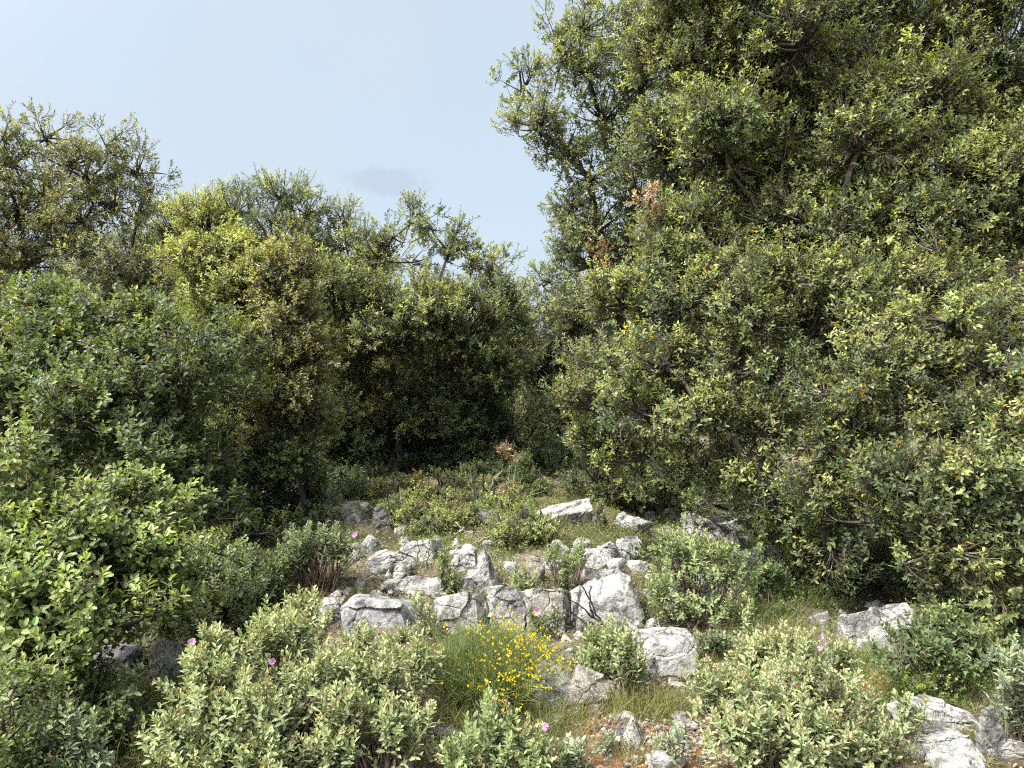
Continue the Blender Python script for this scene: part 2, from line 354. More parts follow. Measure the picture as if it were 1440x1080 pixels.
HOLM = (.050, .46, OVAL); HOLM_FAR = (.058, .5, DIAM); DOWNY = (.062, .60, LOBED); LOWL = (.058, .58, LOBED)
STAT = {}
def tree(seed, name, label, cat, group, base, lobes, pal, leaf, r0=.10, dens=1.0, cR=.27, stems=1, bark=(.05, .043, .036), bare=.12, depth=1.0, fork=.35, sprigs=(), dj=.35):
    """base (px, distance); lobes (px, py, rx, ry, [distance, density, palette])"""
    rng = np.random.default_rng(seed)
    bx = (base[0] - 720) / F * base[1]; by = base[1]; bz = float(ground(bx, by))
    t = empty(name, (bx, by, bz)); tag(t, label, cat, group)
    o3 = np.array([bx, by, bz])
    mbL, mbT, mbW = MB(), MB(), MB()
    Cn, Rd, Ex = [], [], []
    for lb in lobes:
        px, py, rx, ry = lb[:4]
        d = (lb[4] if len(lb) > 4 and lb[4] else base[1]) + rng.uniform(-dj, dj)
        jt = 1 if dj > .3 else .3; px += jt * rng.uniform(-.25, .25) * rx; py += jt * rng.uniform(-.3, .3) * ry
        de = lb[5] if len(lb) > 5 and lb[5] else 1.0
        pl = lb[6] if len(lb) > 6 else pal
        c = unproj(px, py, d); a = rx / F * d; b = ry / F * d
        Cn.append(c); Rd.append(np.array([a, max(.25, min(a, b * 1.3) * depth), b])); Ex.append((de, pl))
    Cn = np.array(Cn)
    # limbs: every bough centre joins the nearest node already carried by the trunk
    cen = Cn.mean(0); r0 = r0 * .55
    nodes = [o3 + np.array([0, 0, -.1])]; par = [-1]
    low = Cn[:, 2].min()
    fz = bz + max(.35, (cen[2] - bz) * fork)
    for s in range(stems):
        off = np.array([rng.normal(0, .25), rng.normal(0, .2), 0]) * (s > 0)
        nodes.append(np.array([bx + (cen[0] - bx) * .25, by + (cen[1] - by) * .25, fz]) + off * 1.6); par.append(0)
    todo = list(range(len(Cn))); plen = [0] + [np.linalg.norm(nodes[k] - nodes[0]) for k in range(1, stems + 1)]
    tgt = Cn - np.array([0, 0, 1.]) * np.array([r[2] for r in Rd])[:, None] * .35
    at_node = {}
    while todo:
        best = None
        for k in todo:
            for j in range(1, len(nodes)):
                dd = np.linalg.norm(tgt[k] - nodes[j]); down = max(0, nodes[j][2] - tgt[k][2])
                cst = dd + .45 * plen[j] + down * .8
                if best is None or cst < best[0]: best = (cst, k, j)
        _, k, j = best
        nodes.append(tgt[k]); par.append(j); plen.append(plen[j] + np.linalg.norm(tgt[k] - nodes[j])); at_node[k] = len(nodes) - 1; todo.remove(k)
    cnt = np.zeros(len(nodes))
    for k in range(len(Cn)):
        j = at_node[k]
        while j >= 0: cnt[j] += 1; j = par[j]
    tot = max(cnt[0], 1)
    for j in range(1, len(nodes)):
        if cnt[j] == 0: continue
        p0 = nodes[par[j]]; p2 = nodes[j]; ln = np.linalg.norm(p2 - p0)
        K = 12
        p1 = (p0 + p2) / 2 + rng.normal(0, .12, 3) * ln + np.array([0, 0, -.02 if par[j] else 0]) * ln
        P = bez(p0[None], p1[None], p2[None], K)
        wob = np.cumsum(rng.normal(0, .012, (K, 3)), 0) * ln * np.sin(np.linspace(0, math.pi, K))[:, None]
        P[0] += wob
        ra = r0 * (cnt[par[j]] / tot) ** .5 * (.85 if par[j] else 1.15); rb = max(.009, r0 * (cnt[j] / tot) ** .5 * .85)
        ra = min(ra, rb * 1.7)
        tubes(mbW, P, np.linspace(ra, rb, K)[None], 8, np.array(bark))
    for k in range(len(Cn)):
        crown_clumps(rng, mbL, mbT, Cn[k], Rd[k], Ex[k][1], leaf, dens * Ex[k][0], cR, tgt[k], bark, bare)
    mbW.build('trunk', M_BARK, t, True, o3)
    cr = mbL.build('crown', M_OAK, t, False, o3)
    if mbT.n: mbT.build('twigs', M_BARK, cr, True, o3)
    for (px, py, d, r, n_lab) in sprigs:
        a, b = MB(), MB(); c = unproj(px, py, d); rr = r / F * d
        crown_clumps(rng, a, b, c, np.array([rr, rr, rr * 1.2]) * 1.1, 'sprig', (leaf[0] * .8, leaf[1], leaf[2]), .13, .14, c, bark, .3)
        sp = a.build('dead_sprig', M_OAK, t, False, o3)
        if sp: sp['label'] = n_lab; b.build('twigs', M_BARK, sp, True, o3)
    STAT[name] = STAT.get(name, 0) + sum(len(x) for x in mbL.sz)
    return t

G_T = 'evergreen oaks around the clearing'
# far wood behind everything: trees one can barely tell apart
for i, (px, d, top, w) in enumerate([(-60, 21, 330, 150), (150, 22, 330, 150), (330, 20, 340, 130), (520, 22, 380, 150), (690, 23, 450, 120), (840, 22, 430, 120), (1010, 22, 380, 150), (1200, 20, 330, 150), (1400, 21, 300, 150)]):
    rng = np.random.default_rng(500 + i)
    lb = []
    for k in range(7):
        py = top + 60 + k * (640 - top - 40) / 6
        lb.append((px + rng.uniform(-w * .4, w * .4), py, w * rng.uniform(.5, .75), 60, d + rng.uniform(-.8, .8)))
    tree(510 + i, 'oak_tree', 'dull grey green oak half hidden in the far wood behind the clearing', 'tree', 'oaks of the far wood', (px, d), lb, 'far', (.085, .52, DIAM), .14, .8, .45, bare=.04)

# --- the trees on the left
tree(11, 'oak_tree', 'tall thin-crowned oak with bare dark limbs against the sky at far left', 'tree', G_T, (105, 12.0),
     [(100, 215, 46, 40, None, 0.32), (125, 290, 50, 36, None, 0.32), (10, 180, 30, 26, None, 0.32), (212, 262, 26, 22, None, 0.32), (22, 225, 40, 38, None, 0.32), (62, 185, 36, 32, None, 0.32), (60, 250, 60, 45, None, 0.32), (150, 195, 22, 34, None, 0.32), (120, 245, 42, 35, None, 0.32),
      (185, 240, 38, 32, None, 0.32), (165, 290, 55, 40, None, 0.32), (30, 300, 60, 45, None, 0.50), (95, 320, 70, 40, None, 0.32), (200, 300, 28, 25, None, 0.32),
      (-40, 260, 50, 60, None, 0.32), (40, 370, 80, 40, None, 0.50), (150, 370, 80, 40, None, 0.50), (80, 460, 100, 60, None, 0.32), (190, 480, 90, 60, None, 0.32)],
     'thin', (.056, .42, OVAL), .09, .8, .20, bare=.22)
tree(12, 'oak_tree', 'grey green oak with ragged top behind the yellow topped tree', 'tree', G_T, (400, 16.0),
     [(385, 275, 42, 28, None, 0.52), (330, 290, 50, 30, None, 0.52), (440, 285, 36, 28, None, 0.49), (490, 300, 30, 26, None, 0.41), (245, 320, 42, 40, None, 0.60), (300, 350, 60, 40),
      (400, 335, 70, 40), (480, 355, 60, 40), (360, 420, 90, 60), (480, 430, 70, 60), (440, 520, 100, 70), (320, 520, 90, 70)],
     'holm', (.064, .46, DIAM), .14, .9, .26, bare=.15)
tree(13, 'oak_tree', 'tree topped with bright yellow green young leaves between darker oaks', 'tree', G_T, (330, 10.2),
     [(285, 312, 36, 36), (300, 350, 42, 30), (335, 345, 24, 24), (335, 385, 40, 32), (300, 400, 45, 34), (355, 425, 40, 34), (310, 450, 55, 40), (345, 500, 70, 34), (300, 545, 80, 45, None, 1, 'downy'), (350, 580, 70, 50, None, 1, 'holm_shade'), (330, 640, 80, 50, None, 1, 'holm_shade')],
     'yellow', (.046, .5, OVAL), .09, 1.1, .22, bare=.04)
tree(14, 'oak_tree', 'small bushy tree in brownish gold leaf beside the dark hollow', 'tree', G_T, (420, 9.3),
     [(395, 385, 38, 42), (420, 360, 26, 26), (410, 440, 40, 40), (385, 490, 50, 36), (425, 500, 36, 36), (415, 550, 48, 34), (440, 590, 32, 32), (385, 600, 50, 36), (420, 640, 45, 36, None, 1, 'holm'), (370, 660, 50, 40, None, 1, 'holm_shade'), (420, 690, 40, 30, None, .8, 'holm_shade')],
     'golden', (.044, .48, OVAL), .08, 1.05, .2, bare=.08)
tree(15, 'oak_tree', 'spreading downy oak with layered green boughs and dark trunks below', 'tree', G_T, (60, 8.2),
     [(40, 434, 80, 32, 8.6), (130, 444, 70, 32, 8.6), (230, 454, 70, 32, 8.4), (310, 474, 50, 30, 8.6), (20, 489, 80, 32, 7.8), (110, 494, 80, 30, 7.6), (210, 504, 80, 32, 7.8), (290, 524, 60, 32, 8.2),
      (60, 536, 80, 32, 7.4), (160, 546, 80, 32, 7.4), (250, 556, 60, 32, 7.8), (-30, 556, 60, 54, 7.6), (110, 596, 70, 27, 7.2), (180, 606, 60, 23, 7.4), (30, 606, 40, 21, 7.4), (230, 610, 60, 34, 7.6), (170, 640, 56, 32, 7.2), (270, 660, 56, 32, 7.4), (320, 690, 46, 28, 7.6), (210, 690, 50, 30, 7.0), (280, 725, 46, 26, 7.1), (-100, 514, 70, 72, 8)],
     'downy', DOWNY, .13, .95, .24, stems=3, bare=.08, fork=.3)
tree(16, 'oak_bush', 'broad low oak bush with large lobed sunlit leaves at the left edge', 'bush', None, (20, 5.1),
     [(90, 800, 70, 40, 5.0), (20, 820, 60, 40, 4.9), (40, 925, 60, 26, 4.5), (110, 760, 60, 36, 5.1), (20, 670, 55, 34, 5.4), (60, 710, 65, 34, 5.2), (165, 715, 60, 32, 5.6), (30, 765, 70, 36, 5.0), (130, 770, 70, 34, 5.2), (205, 740, 34, 28, 5.6), (50, 830, 75, 34, 4.8), (160, 835, 62, 32, 5.0), (215, 830, 36, 28, 5.2), (20, 890, 60, 34, 4.6), (110, 890, 75, 34, 4.6), (160, 870, 40, 24, 4.9), (110, 840, 60, 34, 4.9), (90, 740, 60, 34, 5.2), (180, 780, 50, 30, 5.2), (240, 790, 30, 26, 5.4),],
     'lowbush', LOWL, .06, 1.0, .20, stems=3, bare=.05, fork=.25, dj=.15)
tree(17, 'lentisk_bush', 'dark green rounded mound of leaves between the oak bush and the rock hollow', 'bush', None, (300, 6.7),
     [(270, 800, 55, 34), (330, 795, 50, 34), (375, 815, 34, 34), (300, 835, 70, 32, 6.4), (360, 845, 40, 28, 6.4), (250, 850, 50, 28, 6.4)],
     'downy', (.042, .52, OVAL), .04, 1.0, .16, stems=3, bare=.06, dj=.12)
tree(18, 'lentisk_bush', 'shaded dark bush under the oak bush beside the grey slab', 'bush', None, (140, 4.8),
     [(90, 960, 50, 30), (150, 975, 55, 32), (170, 1010, 34, 30, 4.5), (110, 1020, 60, 40, 4.6)],
     'downy', (.040, .55, OVAL), .03, .9, .14, stems=3, bare=.06, dj=.1)
tree(19, 'lentisk_bush', 'yellow green sprouting bush cut by the bottom of the left edge', 'bush', None, (10, 3.9),
     [(8, 980, 36, 34), (0, 1030, 36, 40), (30, 1060, 30, 30)],
     'lowbush', (.042, .55, LOBED), .03, .9, .13, stems=2, bare=.05, dj=.08)

# --- the middle
tree(21, 'oak_tree', 'dark round-crowned holm oak with thin bare topped shoots in the middle', 'tree', G_T, (545, 13.0),
     [(575, 300, 34, 30, None, 0.28), (550, 320, 22, 24, None, 0.20), (610, 305, 26, 26, None, 0.25), (635, 345, 26, 24, None, 0.23), (590, 355, 50, 24, None, 0.15), (665, 360, 24, 22, None, .5), (700, 400, 26, 24, None, .55), (640, 330, 20, 20, None, .4), (530, 350, 40, 26, None, .7), (690, 375, 28, 26, None, 0.30), (660, 395, 40, 26, None, 0.20), (705, 420, 24, 28, None, 0.35), (620, 400, 50, 24, None, 0.25),
      (480, 415, 60, 36, 12.2), (540, 425, 60, 34, 12.0), (610, 440, 64, 36, 12.0), (670, 455, 54, 38, 12.2), (715, 470, 30, 40), (480, 480, 60, 40, 12.4), (560, 490, 70, 34, 12.4), (640, 505, 70, 38, 12.6), (700, 530, 46, 50),
      (500, 560, 70, 46, 13.4, 1.0, 'holm_shade'), (590, 570, 80, 44, 13.5, 1.0, 'holm_shade'), (680, 600, 70, 50, 13.4, 1.0, 'holm_shade'), (540, 625, 60, 36, 13.6, 1.0, 'holm_shade'), (470, 630, 50, 36, 13.6, 1.0, 'holm_shade'), (560, 545, 60, 40, 12.7, 1.0, 'holm'), (640, 560, 60, 40, 12.7, 1.0, 'holm'), (500, 595, 60, 36, 13.4, 1.0, 'holm_shade'), (720, 600, 56, 44, 12.9, 1.0, 'holm'), (760, 640, 50, 34, 13.6, 1.0, 'holm_shade'), (650, 650, 60, 30, 13.4, 1.0, 'holm_shade'), (510, 640, 60, 34, 13.6, 1.0, 'holm_shade'), (600, 640, 80, 34, 13.6, .8)],
     'holm', (.058, .46, OVAL), .15, .95, .25, stems=2, bare=.12, fork=.3)
tree(22, 'oak_tree', 'hazy dull green oak in the gap beneath the open sky', 'tree', G_T, (790, 16.5),
     [(745, 450, 30, 36, None, .7), (790, 420, 36, 50, None, .7), (830, 460, 50, 50), (750, 510, 50, 50), (810, 540, 60, 50), (870, 520, 60, 60), (760, 590, 60, 46), (840, 610, 70, 46), (780, 650, 60, 30), (880, 650, 60, 34)],
     'far', (.066, .46, DIAM), .13, .9, .28, bare=.1)
# --- the trees on the right
tree(31, 'oak_tree', 'tall oak leaning its open left boughs out over the sky gap', 'tree', G_T, (900, 10.6),
     [(742, 110, 26, 30, None, 0.43), (722, 170, 18, 14, None, 0.31), (762, 150, 34, 46, None, 0.46), (790, 60, 36, 36, None, 0.43), (825, 30, 40, 34, None, 0.50), (830, 90, 44, 44, None, 0.46), (790, 190, 34, 38, None, 0.43), (770, 210, 20, 16, None, 0.37), (840, 150, 44, 44, None, 0.37), (880, 40, 46, 50, None, 0.56), (900, 110, 46, 50, None, 0.56),
      (830, 235, 42, 36, None, 0.40), (880, 190, 46, 46, None, 0.43), (805, 290, 26, 34, None, 0.50), (850, 300, 46, 40, None, 0.50), (890, 260, 40, 46, None, 0.50), (790, 340, 34, 26, None, 0.34), (840, 360, 50, 36, None, 0.46), (770, 385, 34, 24, None, 0.31), (800, 415, 44, 26, None, 0.37), (860, 420, 50, 40, None, 0.50), (860, 610, 50, 34, 10.2, .9), (925, 635, 50, 32, 10.0, .9), (890, 675, 46, 24, 10.0, .9, 'holm_shade'), (960, 672, 46, 24, 9.8, .9, 'holm_shade'), (840, 665, 40, 26, 10.6, .9, 'holm_shade'), (890, 350, 40, 40, None, 0.56)],
     'holm', (.050, .46, OVAL), .17, .88, .21, bare=.2, sprigs=[(838, 362, 9.9, 9, 'small rusty red dead leaf sprig')])
tree(32, 'oak_tree', 'very tall dense holm oak filling the upper right of the view', 'tree', G_T, (1160, 8.8),
     [(1270, 300, 60, 44, 7.9), (1200, 310, 60, 44, 7.9), (1330, 320, 60, 44, 7.7), (1010, 335, 56, 40, 7.9), (1100, 320, 60, 44, 7.9), (1400, 230, 60, 50, 7.8), (1030, 150, 56, 44, 8.1), (1100, 230, 56, 40, 8.1), (1180, 140, 60, 44, 8.0), (1220, 200, 56, 44, 8.0), (1120, 60, 60, 44, 8.1), (980, 170, 50, 44, 8.4), (1000, 60, 56, 44, 8.3), (1290, 120, 60, 50, 8.0), (950, 40, 60, 56), (1050, 30, 70, 60), (1160, 40, 76, 64), (1270, 40, 76, 64), (1390, 50, 80, 70), (960, 130, 60, 52, None, .8), (1060, 130, 70, 50, None, .8), (1160, 150, 76, 54, None, .8), (1270, 150, 76, 60), (1390, 170, 80, 64),
      (950, 220, 60, 50, None, .8), (1040, 220, 70, 50, None, .8), (1140, 240, 70, 50, None, .8), (1240, 250, 70, 56, 8.2), (1340, 270, 76, 60, 8.0), (1440, 290, 70, 70, 8.0),
      (940, 310, 60, 48, 8.2), (1030, 330, 66, 46, 8.4, .85), (1120, 350, 66, 46, 8.2, .85), (1230, 370, 70, 50, 7.8), (1340, 380, 70, 50, 7.6), (1000, 285, 60, 40, 9.2, .8), (1090, 280, 66, 44, 9.2, .8), (1110, 195, 66, 44, 9.2, .8), (1180, 300, 60, 44, 9.0, .8), (1010, 90, 60, 44, 9.2, .8), (1120, 95, 60, 44, 9.2, .8), (1220, 100, 60, 44, 9.2, .8), (1000, -60, 90, 60), (1200, -60, 90, 60), (1400, -60, 90, 60), (1520, 120, 70, 120)],
     'holm', HOLM, .24, 1.15, .23, stems=2, bare=.16, fork=.4, sprigs=[(912, 275, 7.7, 14, 'rusty red dead leaf sprig')])
tree(33, 'oak_tree', 'holm oak whose pale leafy boughs hang down in front of the tall oak', 'tree', G_T, (1200, 7.0),
     [(1020, 385, 50, 40, 7.4), (1180, 395, 60, 44, 7.2), (935, 375, 40, 40, 7.6), (1290, 405, 60, 44, 6.9), (1100, 400, 46, 36, 7.3), (880, 420, 50, 36, 7.6), (960, 420, 60, 36, 7.4), (1050, 440, 60, 36, 7.2), (1150, 450, 66, 40, 7.0), (1250, 460, 60, 40, 6.6), (850, 500, 46, 34, 7.6, .85), (930, 500, 60, 38, 7.2, .85), (1020, 510, 60, 38, 7.0), (1110, 530, 60, 40, 6.8), (1210, 540, 66, 40, 6.4),
      (830, 560, 50, 28, 7.6, .8), (850, 620, 50, 28, 7.9), (900, 570, 56, 34, 7.2, .8), (990, 580, 60, 36, 7.0), (1080, 600, 60, 38, 6.8), (1180, 620, 60, 40, 6.4), (900, 635, 54, 28, 7.4, .8), (985, 645, 56, 28, 7.2), (1070, 670, 60, 30, 6.8), (1160, 690, 56, 34, 6.6), (1120, 730, 46, 26, 6.8, .9), (1165, 755, 46, 24, 6.5, .8), (1200, 690, 50, 30, 6.4)],
     'holm', (.047, .46, OVAL), .16, 1.0, .19, stems=2, bare=.15, fork=.3, dj=.2)
tree(34, 'oak_tree', 'near holm oak with drooping yellow tipped sprays at the right edge', 'tree', G_T, (1400, 6.2),
     [(1330, 440, 60, 36, 6.2), (1420, 430, 50, 40, 6.2), (1300, 500, 56, 36, 6.0), (1390, 510, 56, 40, 5.8), (1290, 570, 56, 38, 5.9), (1380, 590, 60, 40, 5.7), (1450, 560, 40, 60, 5.6), (1280, 650, 54, 38, 5.8), (1370, 670, 60, 40, 5.5), (1440, 650, 40, 50, 5.4), (1240, 720, 50, 32, 5.9), (1330, 740, 56, 36, 5.5), (1420, 740, 50, 40, 5.4), (1300, 790, 34, 24, 5.5, .8), (1310, 700, 50, 32, 5.5), (1350, 775, 54, 32, 5.5), (1385, 760, 40, 30, 5.4), (1260, 680, 46, 30, 5.7), (1400, 810, 50, 34, 5.4, .8), (1345, 840, 40, 28, 5.6, .7), (1430, 860, 40, 30, 5.5, .7), (1520, 700, 60, 120, 5.6)],
     'holm', (.048, .5, OVAL), .14, .95, .18, stems=2, bare=.13, fork=.25, dj=.15)
tree(35, 'lentisk_bush', 'dark leafy bush spreading below the right oak beside the split slab', 'bush', None, (1340, 5.3),
     [(1340, 895, 40, 30, 5.05), (1320, 870, 40, 26, 5.2), (1300, 890, 40, 24, 5.2, .9), (1350, 880, 50, 34, 5.4), (1390, 900, 40, 34, 5.2), (1280, 920, 30, 16, 5.0, .8), (1340, 920, 30, 18, 5.0, .8)],
     'downy', (.040, .55, OVAL), .012, .9, .13, stems=3, bare=.06, dj=.1)
tree(36, 'lentisk_bush', 'shadowy thicket under the boughs of the right oak', 'bush', None, (1200, 7.2),
     [(1190, 770, 46, 34), (1240, 800, 40, 30, 6.8, .8), (1140, 790, 40, 24, 7.0, .6), (1080, 720, 50, 22, 8.2, .7), (1000, 705, 50, 16, 9.2, .7)],
     'holm_shade', (.042, .5, OVAL), .03, .8, .15, stems=3, bare=.25, dj=.12)
# --- small shrubs among the far rocks
tree(41, 'shrub', 'yellow green leafy shrub with orange tints behind the white ledge', 'shrub', None, (575, 9.6),
     [(555, 695, 30, 22), (585, 690, 24, 18), (600, 720, 36, 22), (550, 725, 24, 16, None, .7), (625, 720, 20, 18, None, .8)], 'lentisk', (.040, .5, OVAL), .025, 1.0, .12, stems=3, bare=.15, dj=.08)
tree(42, 'shrub', 'loose shrub of yellow green leaves and bare twigs below the dead sapling', 'shrub', None, (690, 9.9),
     [(680, 710, 26, 16, None, .8), (715, 715, 26, 20, None, .8), (745, 725, 26, 18, None, .7), (690, 735, 26, 14, None, .6), (725, 745, 24, 12, None, .6)], 'lentisk', (.038, .5, OVAL), .02, .9, .11, stems=4, bare=.4, dj=.08)
tree(43, 'juniper_bush', 'bright green upright juniper bush beside the dead sapling', 'shrub', None, (740, 11.0),
     [(742, 660, 14, 14), (738, 680, 20, 16), (735, 700, 18, 14)], 'juniper', (.03, .3, LANCE), .02, 1.0, .1, stems=2, bare=.05, dj=.06)
tree(44, 'shrub', 'blue green bushy growth in the shade behind the dead sapling', 'shrub', None, (680, 12.2),
     [(660, 680, 36, 22), (700, 672, 30, 22), (640, 700, 30, 16)], 'juniper', (.045, .3, LANCE), .02, 1.0, .14, stems=3, bare=.1, dj=.1)
tree(45, 'shrub', 'dark undergrowth bush in the deepest hollow behind the white boulder', 'shrub', None, (830, 13.0),
     [(800, 680, 50, 24), (860, 690, 50, 22, 12.4), (920, 690, 40, 20, 12), (760, 690, 40, 18)], 'holm_shade', (.05, .45, OVAL), .03, .8, .18, stems=3, bare=.2, dj=.15)
tree(47, 'shrub', 'shadowy undergrowth below the spreading downy oak and its trunks', 'shrub', None, (200, 9.4),
     [(30, 640, 70, 38, 9.6), (130, 640, 70, 44), (220, 630, 60, 40, 10.2), (220, 660, 60, 36), (300, 690, 60, 34), (180, 700, 70, 30, 8.8), (90, 690, 60, 30, 8.8), (260, 735, 60, 26, 8.4), (340, 740, 50, 26, 8.6), (230, 600, 64, 40, 8.7), (120, 605, 64, 40, 8.5), (300, 620, 50, 36, 9.2), (20, 610, 60, 40, 8.4), (-10, 680, 60, 50, 7.4), (60, 660, 50, 34, 7.2)], 'downy', (.05, .52, OVAL), .03, .9, .18, stems=4, bare=.15, dj=.15)
tree(48, 'shrub', 'dense dark brushwood closing the hollow behind the dead sapling', 'shrub', None, (650, 14.6),
     [(400, 650, 60, 34), (480, 640, 60, 36, 14.8), (560, 650, 60, 34), (640, 650, 60, 34), (720, 650, 60, 34), (800, 645, 60, 36), (880, 650, 60, 34, 14), (960, 660, 60, 34, 12.5), (1040, 670, 50, 30, 11)], 'holm_shade', (.058, .48, DIAM), .03, 1.0, .22, stems=5, bare=.12, dj=.2)
tree(49, 'shrub', 'thicket behind the hanging boughs at the right edge', 'shrub', None, (1330, 7.8),
     [(1230, 690, 60, 34, 8.2), (1320, 700, 60, 40), (1410, 690, 60, 44), (1290, 760, 50, 30, 7.2), (1370, 770, 60, 34, 7.0), (1430, 780, 50, 40, 6.6), (1420, 850, 40, 30, 6.2)], 'holm_shade', (.046, .5, OVAL), .03, .9, .17, stems=4, bare=.15, dj=.15)
tree(46, 'shrub', 'dark undergrowth bush behind the grey block in the shaded hollow', 'shrub', None, (480, 12.0),
     [(430, 690, 50, 22), (500, 680, 50, 20, 12.4), (570, 670, 50, 20, 12.8), (370, 720, 50, 26, 9.6)], 'holm_shade', (.05, .45, OVAL), .03, .8, .18, stems=3, bare=.15, dj=.15)

scrub_spots = [(705, 748, 'lentisk'), (735, 752, 'lentisk'), (640, 722, 'holm'), (668, 722, 'holm'), (715, 728, 'lentisk'), (850, 712, 'holm'), (925, 705, 'holm'), (585, 742, 'lentisk'), (630, 748, 'lentisk'), (760, 765, 'lentisk'), (680, 705, 'holm'), (620, 708, 'holm'), (440, 715, 'holm_shade'), (470, 718, 'holm'), (500, 706, 'holm_shade'), (530, 700, 'holm'), (745, 694, 'holm_shade'), (810, 696, 'holm'), (860, 702, 'holm'), (900, 715, 'lentisk'), (955, 715, 'holm'), (700, 694, 'holm'), (1150, 770, 'holm'), (1120, 830, 'holm'), (1090, 770, 'holm'), (1190, 800, 'holm'), (1230, 830, 'holm_shade'), (470, 745, 'holm_shade'), (640, 700, 'lentisk'), (665, 742, 'lentisk'), (760, 700, 'lentisk'), (880, 712, 'holm'), (930, 722, 'holm'), (1105, 760, 'holm_shade'), 
    (545, 735, 'holm_shade'), (700, 770, 'lentisk'), (600, 752, 'lentisk'), (415, 735, 'holm_shade'), (1130, 800, 'holm_shade'), (1180, 830, 'holm_shade'), (735, 765, 'holm'), (650, 690, 'holm_shade'), (900, 695, 'holm_shade'), (830, 700, 'holm_shade'), (1000, 705, 'holm')]
for i, (px, py, pl) in enumerate(scrub_spots):
    b = at(px, py); r_ = np.random.default_rng(900 + i); s_ = r_.uniform(.8, 1.3); k = 10 / b[1] * s_
    tree(950 + i, 'scrub_plant', 'knee high leafy scrub plant growing between the far rocks', 'shrub', 'low scrub plants between the far rocks', (px, b[1]),
         [(px - 10 * k, py - 12 * k, 15 * k, 11 * k), (px + 9 * k, py - 14 * k, 15 * k, 12 * k), (px, py - 22 * k, 11 * k, 9 * k)], pl, (r_.uniform(.026, .036), .45, OVAL), .012, .8, .09, stems=3, bare=.3, dj=.05)
print('trees', round(time.time() - T0, 1), 'faces', sum(STAT.values()))

# ------------------------------------------------------------------ rock roses (grey felted shrubs)
FLOWERS = []
def flower_mb(c, face, r, rng):
    mb = MB(); n = 5
    f = norm(face); u = norm(np.cross(f, [0, 0, 1.0])); w = np.cross(f, u)
    an = np.arange(n) * 2 * math.pi / n + rng.uniform(0, 1)
    dr = u * np.cos(an)[:, None] + w * np.sin(an)[:, None] + f * .5 + rng.normal(0, .25, (n, 3))
    pet = [(0.3, .55), (0.65, 1.0), (0.92, .75)]
    col = np.array([.46, .24, .50]) * rng.uniform(.7, 1.2, (n, 1))
    leaves(mb, np.repeat(c[None], n, 0), dr, np.repeat(f[None], n, 0) + rng.normal(0, .2, (n, 3)), r, r * .55, col, pet, .15, .1)
    k = 9; d2 = f + rng.normal(0, .35, (k, 3))
    leaves(mb, np.repeat(c[None], k, 0), d2, rdir(rng, k), r * .3, r * .06, np.tile([.6, .42, .05], (k, 1)), LANCE)
    return mb
CIS_A = ((.20, .245, .132), (.35, .395, .206)); CIS_B = ((.18, .23, .15), (.29, .345, .225)); CIS_C = ((.155, .21, .105), (.285, .345, .155)); CIS_D = ((.12, .155, .09), (.21, .25, .14))
